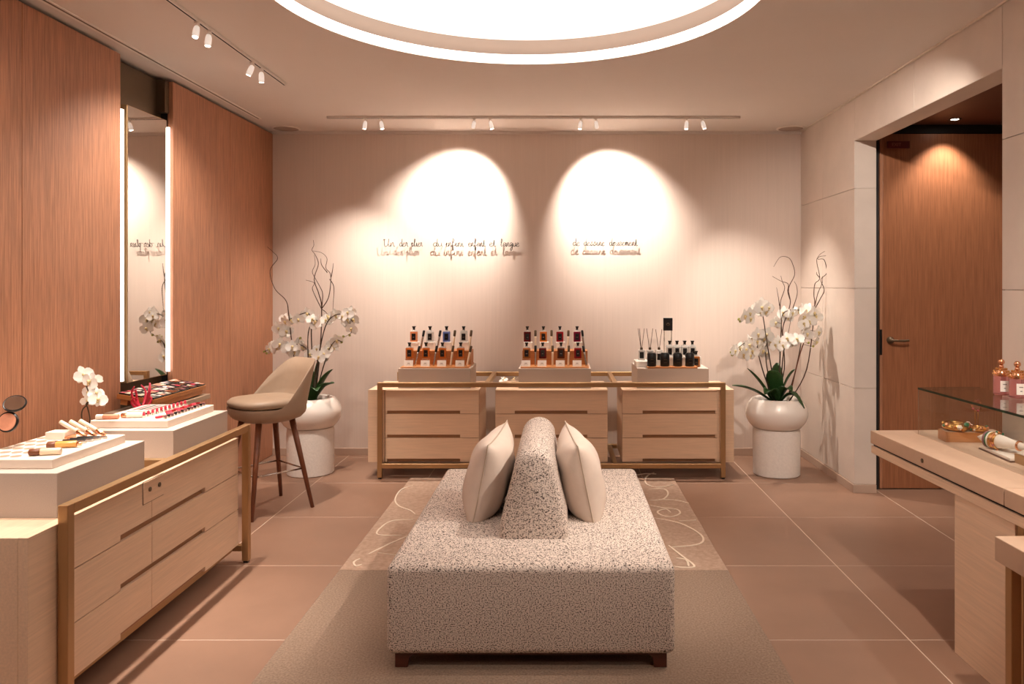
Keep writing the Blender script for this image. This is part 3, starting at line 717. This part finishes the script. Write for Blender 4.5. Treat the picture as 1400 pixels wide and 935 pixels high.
def bolster():
    q=MB(); wb,wt,h=.152,.088,.385; prof=[(-wb,-.01),(-wb+.004,.06)]
    zc=h-wt
    for k in range(13):
        a=PI-PI*k/12; prof.append((wt*math.cos(a)*(1.0),zc+wt*math.sin(a)))
    prof+=[(wb-.004,.06),(wb,-.01)]
    L0,L1=.31,1.17; n=len(prof); ins=[(0,.03),(.008,.014),(.024,.003),(.045,0)]
    rows=[(L0+a,b) for a,b in ins]+[((L0+L1)/2,0)]+[(L1-a,b) for a,b in reversed(ins)]
    vs=[]
    for y,i_ in rows:
        for a,b in prof:
            vs.append((a*(1-i_/wb), y, b-(i_ if b>.1 else 0)))
    fs=[(j*n+k,j*n+k+1,(j+1)*n+k+1,(j+1)*n+k) for j in range(len(rows)-1) for k in range(n-1)]
    fs+=[tuple(range(n)),tuple((len(rows)-1)*n+k for k in range(n))]+[(j*n,(j+1)*n,(j+1)*n+n-1,j*n+n-1) for j in range(len(rows)-1)]
    q.v=[]; q.add(vs,fs); o=obj('backrest',q,'boucle',t,loc=(0,0,.412)); autosmooth(o,60)
bolster()
def pillow(label,loc,rot,par=None):
    t=thing('throw_pillow',label,'pillow',loc); t.rotation_euler=rot; hs=.215; q=MB(); N=22
    def pt(u,v,sg):
        x=(u-.5)*2; y=(v-.5)*2
        e=((1-abs(x)**2.4)*(1-abs(y)**2.4)); e=max(0,e)**.55
        pin=1-.085*(1-abs(x)**2)*abs(y)**3; pin2=1-.085*(1-abs(y)**2)*abs(x)**3
        wr=.006*math.sin(7*x+3*y)*e
        return Vector((x*hs*1.08*pin2,y*hs*pin,sg*(.108*e+wr)))
    q.grid(lambda u,v:pt(u,v,1),N,N); q.grid(lambda u,v:pt(1-u,v,-1),N,N)
    me=q.mesh('cover','pillow',True); b=bmesh.new(); b.from_mesh(me); bmesh.ops.remove_doubles(b,verts=b.verts,dist=.0005); bmesh.ops.recalc_face_normals(b,faces=b.faces); b.to_mesh(me); b.free(); link('cover',me,t)
    edge=[]
    for k in range(21): edge.append(pt(k/20,0,1))
    for k in range(1,21): edge.append(pt(1,k/20,1))
    for k in range(1,21): edge.append(pt(1-k/20,1,1))
    for k in range(1,21): edge.append(pt(0,1-k/20,1))
    obj('piping',MB().tube(edge,.0032,6),'piping',t,smooth=True)
pillow('plump beige pillow leaning on backrest, bar stool side of bench',(BCX-.230,3.66,.594),(PI/2+.0,0.0,PI/2))
pillow('plump beige pillow leaning on backrest, display table side of bench',(BCX+.212,3.66,.589),(PI/2,0,PI/2))
for o in bpy.data.objects:
    if o.name.startswith('throw_pillow'):
        sgn=-1 if o.location.x<BCX else 1
        # local z (thickness) -> lean towards the backrest; local x along Y
        R=Matrix(((0,0,1),(1,0,0),(0,1,0))).to_4x4()
        lean=Matrix.Rotation(math.radians(-12)*sgn,4,'Y'); yaw=Matrix.Rotation(math.radians(6)*sgn,4,'Z'); roll=Matrix.Rotation(math.radians(4),4,'X')
        o.rotation_euler=(yaw@lean@roll@R).to_euler()

# ================================================================== RUG
t=thing('area_rug','long taupe rug with pale swirl motif beneath the bench','rug',(-1.175,1.2,0))
RW=2.065
obj('plain_section',MB().box(0,RW,0,2.76,.0005,.009),'rug_plain',t,bevel=.003)
obj('pattern_section',MB().box(0,RW,2.762,4.67,.0005,.009),'rug_field',t,bevel=.003)
def ribbon(px,cx,cy,sc,wd=.012):
    pts=catmull([F(cx+a*sc,cy+b*sc) for a,b in px],7); q=MB(); vs=[]; n=len(pts); B=Vector((-1.175,1.2,0))
    for i,p in enumerate(pts):
        d=(pts[min(i+1,n-1)]-pts[max(i-1,0)]).normalized(); s_=Vector((-d.y,d.x,0)); f=min(1,.45+1.2*math.sin(PI*i/(n-1)))*wd*.5
        for sg,zz in ((-1,.008),(-1,.0125),(1,.0125),(1,.008)): vs.append(p+s_*f*sg+Vector((0,0,zz))-B)
    fs=[(i*4+k,i*4+k+1,(i+1)*4+k+1,(i+1)*4+k) for i in range(n-1) for k in range(3)]
    q.add(vs,fs); obj('swirl_motif',q,'rug_swirl',t)
c8=(850,620,.3368); c7=(340,640,.3155)
for p in ([(212,132),(150,142),(105,132),(95,112),(108,92),(132,82)],[(62,92),(100,86),(140,88)],[(112,195),(165,192),(188,170),(172,150),(110,150)],[(112,215),(160,225),(222,233),(236,250),(200,263),(160,256),(146,242),(178,232),(200,246)],[(150,192),(220,195),(272,208)],[(130,268),(200,280),(262,300),(322,338),(328,366),(288,380),(200,387)],[(232,280),(302,277)],[(190,380),(240,420),(295,465),(245,470),(212,466)],[(222,432),(262,440),(272,466)]): ribbon(p,*c8)
for p in ([(712,80),(660,100),(635,140),(650,170),(700,190),(722,207)],[(712,229),(622,235),(572,265),(555,290),(582,298),(662,298)],[(520,380),(600,340),(692,300)],[(482,400),(456,415),(464,432),(490,425)],[(560,375),(652,386)]): ribbon(p,*c7,wd=.010)

# ================================================================== WIRE LETTERING
G={'a':[(.8,.8),(.4,1),(.05,.5),(.35,0),(.75,.5),(.8,.9),(.8,.2),(1,.05)],'c':[(.8,.8),(.4,1),(.05,.5),(.4,0),(.9,.25)],
'd':[(.8,.8),(.4,1),(.05,.5),(.35,0),(.75,.5),(.9,2),(.8,.3),(1,.05)],'e':[(.1,.4),(.7,.65),(.55,1),(.15,.7),(.15,.2),(.45,0),(.95,.25)],
'f':[(.1,.4),(.55,1.6),(.4,2.1),(.25,1.6),(.25,-.7),(.42,-.9),(.45,.2),(.85,.35)],'g':[(.8,.8),(.4,1),(.05,.5),(.35,.05),(.75,.5),(.8,.9),(.75,-.7),(.4,-1),(.25,-.6),(1,.2)],
'i':[(.1,.3),(.3,1),(.3,.2),(.5,0),(.7,.25)],'l':[(.1,.3),(.55,1.6),(.38,2),(.25,1.5),(.3,.2),(.5,0),(.8,.25)],
'm':[(.1,.2),(.15,1),(.15,0),(.35,.95),(.5,.9),(.5,0),(.7,.95),(.85,.85),(.88,.1),(1.1,.1)],'n':[(.1,.2),(.15,1),(.15,0),(.45,.95),(.65,.9),(.7,.1),(.95,.1)],
'o':[(.5,1),(.1,.6),(.3,0),(.7,.3),(.5,1),(.9,.8)],'p':[(.1,.5),(.25,1),(.2,-1.3),(.25,.6),(.55,1),(.75,.5),(.4,.05),(.95,.2)],
'r':[(.1,.2),(.2,1.1),(.35,.9),(.6,.95),(.6,.2),(.9,.1)],'s':[(.1,.2),(.5,1.1),(.7,.4),(.4,0),(.2,.15),(.9,.2)],
't':[(.1,.3),(.4,1.8),(.35,.2),(.55,0),(.85,.25)],'u':[(.1,.8),(.15,.2),(.4,0),(.7,.4),(.75,1),(.75,.2),(.95,.1)],'U':[(0,1.6),(.2,1.9),(.2,.4),(.5,0),(.9,.6),(1.0,2),(.95,.3),(1.2,.1)]}
def lettering(label,words,basey):
    YW=YB-.043; x0=PX(words[0][1],YW); z0=EYE-(basey-VY)/FPX*YW
    t=thing('wall_lettering',label,'wall lettering',(x0,YW,z0))
    for wd,a,b in words:
        xa,xb=PX(a,YW),PX(b,YW); adv=[max(p[0] for p in G[ch]) for ch in wd]; tot=sum(adv); sx=(xb-xa)/tot; sy=.034; pts=[]; cur=0
        for ch,ad in zip(wd,adv):
            for gx,gy in G[ch]: pts.append((xa-x0+(cur+gx)*sx,random.uniform(-.002,.002),gy*sy))
            cur+=ad
        wo=obj('word',MB().tube(catmull(pts,4),.0027,5),'wire',t,smooth=True)
        for xx in (pts[1],pts[-2]): obj('standoff',MB().tube([(xx[0],0,xx[2]),(xx[0],.043,xx[2])],.0015,5),'wire',wo)
lettering('dark wire script on back wall above the orange and red perfumes',[('Un',524,540),('der',546,558),('plier',562,578),('du',592,605),('infini',609,634),('enfant',640,664),('et',669,678),('langue',684,710)],337)
lettering('dark wire script on back wall above the black candles',[('de',783,793),('dessine',798,827),('doucement',833,872)],336)

# ================================================================== VANITY SHELF AND ITS TRAY
t=thing('vanity_shelf','thin taupe leather shelf under the tall mirror','shelf',(-2.575,4.20,.77))
obj('top',MB().box(.001,.25,0,.76,0,.03),'leather',t,bevel=.003); obj('bracket',MB().box(.001,.20,.05,.07,-.10,0).box(.001,.20,.69,.71,-.10,0),'bronze',t)
t=thing('palette_tray','tilted wooden tray full of black makeup palettes below mirror','tray',(-2.34,4.28,.802)); t.rotation_euler=(0,math.radians(9),0)
obj('case',MB().box(-.215,0,0,.63,.034,.062),'tray_wood',t,bevel=.002)
obj('rear_foot',MB().box(-.20,-.16,.02,.61,.0,.034),'tray_wood',t); obj('front_foot',MB().box(-.05,-.01,.02,.61,.004,.034),'tray_wood',t)
rnd=random.Random(3)
pcs=['soft_white','peach','mauve','coral_pink','silver','cream','rosegold']
for i in range(3):
    for j in range(6):
        p=thing('makeup_palette','black palette of small colour pans on tilted wooden tray','makeup palette',(0,0,0),0,'black palettes on tilted tray')
        Tm=Matrix.Translation((-2.34,4.28,.802))@Matrix.Rotation(math.radians(9),4,'Y')@Matrix.Translation((-.035-.071*i,.05+.105*j,.062))
        p.matrix_world=Tm
        obj('case',MB().box(-.032,.032,-.047,.047,0,.008),'black',p,bevel=.002,seg=1)
        for a in range(2):
            for b in range(3):
                if rnd.random()<.85: obj('colour_pan',MB().box(-.026+.027*a,-.001+.027*a,-.042+.029*b,-.016+.029*b,.008,.0105),rnd.choice(pcs) if (i+j)%3 else rnd.choice(['soft_white','black','mauve','silver']),p)
t=thing('coral_ornament','bright pink branching coral ornament below mirror','ornament',(-2.375,4.235,.80)); t.scale=(1.35,)*3
obj('foot',MB().lathe([(.03,0),(.03,.008),(.008,.014)],14),'black',t)
rnd=random.Random(5)
for k in range(9):
    a=rnd.uniform(0,2*PI); r=rnd.uniform(.02,.045); hh=rnd.uniform(.06,.125)
    obj('coral_arm',MB().tube(catmull([(0,0,.01),(r*.7*math.cos(a),r*.7*math.sin(a),hh*.4),(r*math.cos(a),r*math.sin(a),hh*.75),(r*.9*math.cos(a+.4),r*.9*math.sin(a+.4),hh)],4),.0065,6,.003),'coral_pink',t,smooth=True)

# ================================================================== MAKEUP TRAYS ON THE LONG CHEST
def tube_item(name,label,cat,p,d,L,r,parts,group=None):
    # a lying or leaning cylindrical product; parts: (from,to,radius factor,material,name)
    t=thing(name,label,cat,p,0,group); q=Vector(d).normalized().to_track_quat('Z','Y'); t.rotation_euler=q.to_euler()
    for (a,b,rf,m_,nm) in parts:
        o=obj(nm,MB().lathe([(r*rf*.92,a*L),(r*rf,a*L+.002),(r*rf,b*L-.002),(r*rf*.92,b*L)],14),m_,t); autosmooth(o)
    return t
ZT=.885
t=thing('makeup_tray','cream tray with rows of round foundation pans','tray',(-1.853,2.72,.850))
obj('body',MB().box(-.325,0,0,.46,0,.035),'tray_white',t,bevel=.003)
for i in range(4):
    for j in range(6):
        obj('foundation_pan',MB().lathe([(.018,.035),(.018,.0362),(.016,.0364)],20,c=(-.30+.044*i,.05+.066*j,0)),'leather',t)
tube_item('foundation_bottle','lying foundation bottle with walnut brown cap at tray edge','bottle',(-1.975,2.775,ZT+.0135),(1,.25,0),.105,.013,[(0,.32,.95,'walnut','cap'),(.32,.36,.8,'gold','collar'),(.36,1,1,'cream','glass_body')])
tube_item('foundation_bottle','lying amber glass bottle with brown cap on foundation tray','bottle',(-1.995,2.90,ZT+.0135),(1,.28,0),.12,.013,[(0,.25,.95,'walnut','cap'),(.25,.85,1,'amber','glass_body'),(.85,1,.6,'rosegold','tip')])
for i in range(3):
    tube_item('concealer_pen','slanted cream and gold concealer pen on foundation tray','makeup pen',(-1.905-.033*i,3.125-.012*i,ZT+.007),(-.62,.02,.34),.125,.0085,[(0,.35,1,'rosegold','cap'),(.35,1,1.05,'cream','barrel')],'concealer pens leaning on foundation tray')
t=thing('pen_rest','small cream block beneath the slanted concealer pens','display block',(-2.09,3.10,ZT)); obj('block',MB().box(-.03,.05,-.03,.03,0,.03),'tray_white',t,bevel=.002); obj('ledge',MB().box(.05,.06,-.03,.03,0,.012),'rosegold',t)
for i in range(5):
    tube_item('eyeliner_pencil','thin black pencil lying on foundation tray','pencil',(-2.03+.010*i,2.955+.030*i,ZT+.0065),(1,.15,0),.115,.006,[(0,.75,1,'black','barrel'),(.75,1,.9,'silver','cap')],'black pencils on foundation tray')
t=thing('powder_compact','open round compact of pink powder with mirror lid','compact',(PX(11,2.9),2.9,ZT))
obj('stand',MB().box(-.03,.03,-.012,.012,0,.006).box(-.012,.012,-.003,.003,.006,.075),'glass',t)
Tc=Matrix.Rotation(math.radians(78),4,'X')
o=obj('case',MB().lathe([(.036,-.006),(.040,-.003),(.040,.003),(.036,.006),(.034,.004)],36,c=(0,0,.104),T=Tc),'black',t); autosmooth(o)
obj('powder',MB().lathe([(.034,.003),(.034,.0065)],30,c=(0,0,.104),T=Tc),'peach',t)
Tl=Matrix.Rotation(math.radians(24),4,'Y')@Matrix.Rotation(math.radians(40),4,'X')
o=obj('lid',MB().lathe([(.038,-.004),(.040,0),(.038,.004),(.034,.002)],36,c=(.012,.02,.172),T=Tl),'black',t); autosmooth(o)
obj('lid_mirror',MB().lathe([(.034,.0015),(.034,.0045)],30,c=(.012,.02,.172),T=Tl),'mirror',t)
# sprig
t=thing('orchid_sprig','small white orchid sprig in bud vase between makeup plinths','orchid sprig',(-2.10,3.372,.69))
obj('bud_vase',MB().lathe([(.02,0),(.026,.01),(.026,.10),(.014,.14),(.016,.155)],20),'glass_green',t,smooth=True)
B=Vector((-2.10,3.372,.69)); 
for pth in ([(118,590),(112,572),(113,560),(120,552),(122,540),(118,528),(113,520)],[(119,590),(123,575),(120,558),(118,552),(126,545)]):
    obj('stem',MB().tube(catmull([(0,0,.1)]+[P(a,b,3.372)-B for a,b in pth],6),.003,6),'stem',t,smooth=True)
rnd=random.Random(9)
for (a,b,s_) in ((114,512,1.45),(124,521,1.5),(131,519,1.1),(122,536,1.2),(131,538,1.2),(119,547,1.0),(134,546,1.4),(138,549,1.0)):
    o=link('flower',FM,t,P(a,b,3.372+rnd.uniform(-.03,.03))-B,(PI/2+rnd.uniform(-.5,.5),rnd.uniform(-.5,.5),rnd.uniform(-.3,.9))); o.scale=(s_*.68,)*3
# lipstick tray
t=thing('lipstick_tray','cream tray with red lipsticks standing in rows','tray',(-1.843,3.50,.850))
obj('body',MB().box(-.367,0,0,.47,0,.035),'tray_white',t,bevel=.003)
obj('swatch_board',MB().box(-.33,-.20,.24,.44,.035,.041),'soft_white',t,bevel=.001,seg=1)
for k in range(4): obj('swatch',MB().box(-.32+.03*k,-.30+.03*k,.26,.42,.041,.0418),['mauve','black','mauve','bronze'][k],t)
for k in range(11):
    p=(-1.995+.0016*k,3.575+.036*k,ZT)
    tt=thing('lipstick','open lipstick with pink red bullet standing in long row','lipstick',p,0,'row of standing red lipsticks')
    obj('case',MB().lathe([(.0085,0),(.0085,.012)],12),'silver',tt); obj('bullet',MB().lathe([(.0062,.012),(.0062,.024),(.002,.030)],10),'coral_pink',tt)
for k in range(13):
    p=(-1.875,3.54+.032*k,ZT)
    tt=thing('lipstick','closed silver and black lipstick standing along tray edge','lipstick',p,0,'closed lipsticks along tray edge')
    obj('case',MB().lathe([(.008,0),(.008,.010)],12),'silver',tt); obj('cap',MB().lathe([(.0075,.010),(.0075,.018)],12),'black' if k%2 else 'mauve',tt)
for k in range(4):
    tube_item('lip_pencil','thick crimson lip crayon lying between the lipstick rows','lip crayon',(-1.955+.004*k,3.70+.075*k,ZT+.0065),(.25,1,0),.062,.0065,[(0,.5,1,'coral_pink','barrel'),(.5,1,.9,'red_tip' if 'red_tip' in M else 'juice_red','tip')],'crimson crayons between lipstick rows')
tube_item('lip_gloss','lying white capped gloss tube at front of lipstick tray','gloss',(-2.195,3.53,ZT+.0125),(1,.12,0),.10,.012,[(0,.3,1,'soft_white','cap'),(.3,1,.95,'peach','tube')])
tube_item('lip_gloss','lying pale pink gloss tube beside the white capped one','gloss',(-2.10,3.57,ZT+.0125),(1,.14,0),.10,.012,[(0,.25,.9,'rosegold','cap'),(.25,1,1,'soft_white','tube')])
tube_item('makeup_brush','thin black brush lying across the lipstick tray','brush',(-2.13,3.66,ZT+.005),(1,.05,0),.13,.0045,[(0,.8,1,'black','handle'),(.8,1,1.3,'twig','bristles')])
for k in range(3): tube_item('lip_pencil','short crimson lip crayon lying near closed lipsticks','lip crayon',(-1.925,3.55+.10*k,ZT+.0065),(.5,.9,0),.055,.006,[(0,.55,1,'coral_pink','barrel'),(.55,1,.9,'rosegold','tip')],'short crayons near closed lipsticks')

# ================================================================== DISPLAY TABLE BY THE STONE WALL
TR=math.radians(1.8)
TB=(1.605,3.86,0)
t=thing('display_table','tan leather topped display table on pale panel leg','table',TB,TR)
def seglocal(y0,y1): return y0,y1
obj('top',MB().box(0,.52,-1.10,0,.704,.770),'leather_tan',t,bevel=.003)
obj('top',MB().box(0,.52,-2.35,-1.104,.704,.770),'leather_tan',t,bevel=.003)
obj('top_gap',MB().box(.012,.51,-2.34,-.012,.694,.704),'dark',t)
obj('under_rail',MB().box(.002,.50,-2.35,-.004,.655,.694),'oak_y',t,bevel=.002)
obj('panel_leg',MB().box(.004,.45,-1.16,-.77,0,.655),'oak_y',t,bevel=.002)
obj('lock',MB().lathe([(.010,0),(.010,.003),(.005,.004)],14,c=(-.0005,-.52,.735),T=Matrix.Rotation(-PI/2,4,'Y')),'bronze',t)
for y in (-1.20,-2.3): obj('post',MB().box(.01,.046,y,y+.036,0,.655),'brass',t,bevel=.002,seg=1)
obj('inlay',MB().box(.19,.50,-1.06,-.09,.770,.7712),'leather_tan',t)
t2=thing('side_table','low tan topped side table on brass posts beside display table','table',(1.525,2.62,0),TR)
obj('top',MB().box(0,.45,-.9,0,.555,.640),'leather_tan',t2,bevel=.003)
for y in (-.04,-.88):
    for x in (.035,.40): obj('post',MB().box(x,x+.036,y-.0,y+.036,0,.555),'brass',t2,bevel=.002,seg=1)
obj('panel',MB().box(.09,.11,-.84,-.05,.05,.555),'leather_tan',t2)
# glass case
GB=(1.80,3.75,.7712)
t=thing('glass_case','clear glass display case over the jewellery','glass case',GB,TR)
GH=.235; GL=1.0; GW=.315; g=.006
obj('pane',MB().box(0,g,-GL,0,0,GH-g),'glass',t); obj('pane',MB().box(GW-g,GW,-GL,0,0,GH-g),'glass',t)
obj('pane',MB().box(g,GW-g,-g,0,0,GH-g),'glass',t); obj('pane',MB().box(g,GW-g,-GL,-GL+g,0,GH-g),'glass',t)
tp=obj('top_pane',MB().box(0,GW,-GL,0,GH-g,GH),'glass',t)
obj('edge',MB().box(-.003,.0005,-GL,0,GH-.009,GH+.001),'glass_green',tp); obj('edge',MB().box(-.001,GW,0,.0012,GH-g*.6,GH),'glass_green',tp)
obj('edge',MB().box(-.001,.001,-.001,.0015,0,GH-g),'silver',tp)
ZG=.7712
Rz=Matrix.Rotation(TR,4,'Z')
def gp(x,y,z=0): return Vector(GB)+Rz@Vector((x,y,z))
def bangle(label,p,R,r,tilt,mats,seed,group='jewelled bangles in glass case',nb=18):
    t=thing('bangle',label,'jewellery',p,0,group); t.rotation_euler=tilt; q=MB()
    N=36; q.tube([(R*math.cos(2*PI*k/N),R*math.sin(2*PI*k/N),r) for k in range(N+1)],r,8); obj('band',q,'gold',t,smooth=True)
    rn=random.Random(seed)
    for k in range(nb):
        a=2*PI*k/nb; s_=r*rn.uniform(.5,.85); c=((R+r*.7)*math.cos(a),(R+r*.7)*math.sin(a),r+rn.uniform(-.4,.8)*r)
        obj('stone',MB().lathe([(s_*.3,-s_*.8),(s_,0),(s_*.5,s_*.7)],6,c=c),rn.choice(mats),t)
t=thing('jewellery_block','rectangular wooden block holding two gold bangles','display block',gp(.045,-.10),TR-.12)
obj('block',MB().box(0,.26,-.09,0,0,.048),'tray_wood',t,bevel=.002); obj('pad',MB().box(.006,.254,-.084,-.006,.048,.050),'leather_tan',t)
gm=['gem_green','gem_pink','gem_orange','rosegold','soft_white','gold']
bangle('wide gold bangle studded with gems on wooden block',gp(.105,-.15,.051),.040,.019,(0,0,0),gm,1)
bangle('low gold bangle with green stones on wooden block',gp(.200,-.175,.051),.034,.011,(0,0,0),gm,2)
t=thing('jewellery_board','white padded board with wooden rim under the bangle cone','display board',gp(.09,-.52),TR-.1)
obj('board',MB().box(0,.18,-.08,.18,.006,.018),'soft_white',t,bevel=.002); obj('rim',MB().box(-.003,.183,-.083,.183,0,.006),'dark_brown',t)
t=thing('bangle_cone','pale pink cone lying with stacked bangles around it','jewellery cone',gp(.10,-.35,.018+.039),TR)
Tc=Matrix.Rotation(math.radians(-72),4,'Z')@Matrix.Rotation(PI/2,4,'Y')
obj('cone',MB().lathe([(.001,-.01),(.012,.01),(.030,.05),(.033,.075),(.030,.11),(.022,.16),(.014,.22),(.012,.24)],24,T=Tc),'soft_white',t,smooth=True)
for k,(a,m_) in enumerate(((.048,'mauve'),(.058,'gem_green'),(.066,'soft_white'),(.074,'gold'),(.086,'rosegold'),(.098,'gold'),(.20,'rosegold'))):
    R=.0335 if a<.15 else .019
    obj('bangle_ring',MB().lathe([(R-.002,a-.004),(R+.003,a-.004),(R+.004,a),(R+.003,a+.004),(R-.002,a+.004)],24,T=Tc,cap=False),m_,t,smooth=True)
rn=random.Random(4)
for k in range(16):
    a=rn.uniform(0,2*PI); x=rn.uniform(.084,.104); c=Tc@Vector((.038*math.cos(a),.038*math.sin(a),x)); obj('stone',MB().lathe([(.002,-.005),(.006,0),(.003,.005)],6,c=c),rn.choice(gm),t)
t=thing('jewellery_tray','small golden metal tray holding a stone studded bangle','tray',gp(.10,-.72),TR)
obj('body',MB().box(0,.18,-.10,.12,0,.040),'brass',t,bevel=.002); obj('pad',MB().box(.006,.174,-.094,.114,.040,.043),'soft_white',t)
bangle('gold bangle with green stone on small golden tray',gp(.155,-.665,.0435),.030,.008,(0,0,0),gm,6)
bangle('small gold ring bangle tipped against the wooden block',gp(.235,-.215,.022+.0),.018,.006,(1.1,.3,0),['gold','soft_white'],7,nb=10)
t=thing('earring_stand','slim gold stand with beaded earrings inside glass case','jewellery stand',gp(.262,-.06),TR)
obj('base',MB().lathe([(.03,0),(.03,.005)],20),'gold',t); obj('stem',MB().tube([(-.007,0,.004),(-.007,0,.125)],.0022,6).tube([(.007,0,.004),(.007,0,.125)],.0022,6),'gold',t)
for k in range(10):
    a=2*PI*k/10; obj('bead',MB().lathe([(.002,-.006),(.0065,0),(.002,.006)],8,c=(.022*math.cos(a),0,.152+.026*math.sin(a))),'rosegold' if k%2 else 'gem_pink',t,smooth=True)
# rose perfumes on the glass
ZP=ZG+GH+.0012
for k,(px,yy,lb) in enumerate(((1369,3.50,'tall rose perfume bottle with gold beaded dome, nearer the wooden door'),(1391,3.40,'tall rose perfume bottle with gold beaded dome, beside the other rose bottle'))):
    t=thing('rose_perfume',lb,'bottle',(PX(px,yy),yy,ZP),.25,'rose perfumes on glass case')
    q=obj('glass_body',MB().lathe([(.030,0),(.034,.004),(.034,.095),(.030,.108)],28),'juice_rose',t); autosmooth(q)
    q=MB(); q.lathe([(.0345,.088)]+[(.034*math.cos(a*PI/16),.094+.034*math.sin(a*PI/16)) for a in range(0,7)]+[(.010,.128)],24,cap=False)
    dm=obj('gold_dome',q,'rosegold',t,smooth=True)
    for rr in range(3):
        for a in range(14):
            an=2*PI*a/14+rr*.22; R=.0345*math.cos(rr*.4+.05); zz=.096+.034*math.sin(rr*.4+.05)
            obj('bead',MB().lathe([(.001,-.004),(.0042,0),(.001,.004)],6,c=(R*math.cos(an),R*math.sin(an),zz)),'gold',dm)
    obj('neck',MB().lathe([(.010,.124),(.011,.132),(.008,.140)],14),'rosegold',t,smooth=True)
    obj('stopper',MB().lathe([(.004,.139)]+[(.0145*math.sin(a*PI/8),.153-.0145*math.cos(a*PI/8)) for a in range(2,8)]+[(.001,.1675)],18),'rosegold',t,smooth=True)
    obj('label_plate',MB().grid(lambda u,v:Vector((.0346*math.sin((u-.5)*1.1-.35),-.0346*math.cos((u-.5)*1.1-.35),.018+v*.05)),8,2),'card',t)
    obj('printed_mark',MB().grid(lambda u,v:Vector((.0350*math.sin((u-.5)*.5-.35),-.0350*math.cos((u-.5)*.5-.35),.050+v*.004)),4,1).grid(lambda u,v:Vector((.0350*math.sin((u-.5)*.25-.35),-.0350*math.cos((u-.5)*.25-.35),.032+v*.004)),4,1),'ink',t)
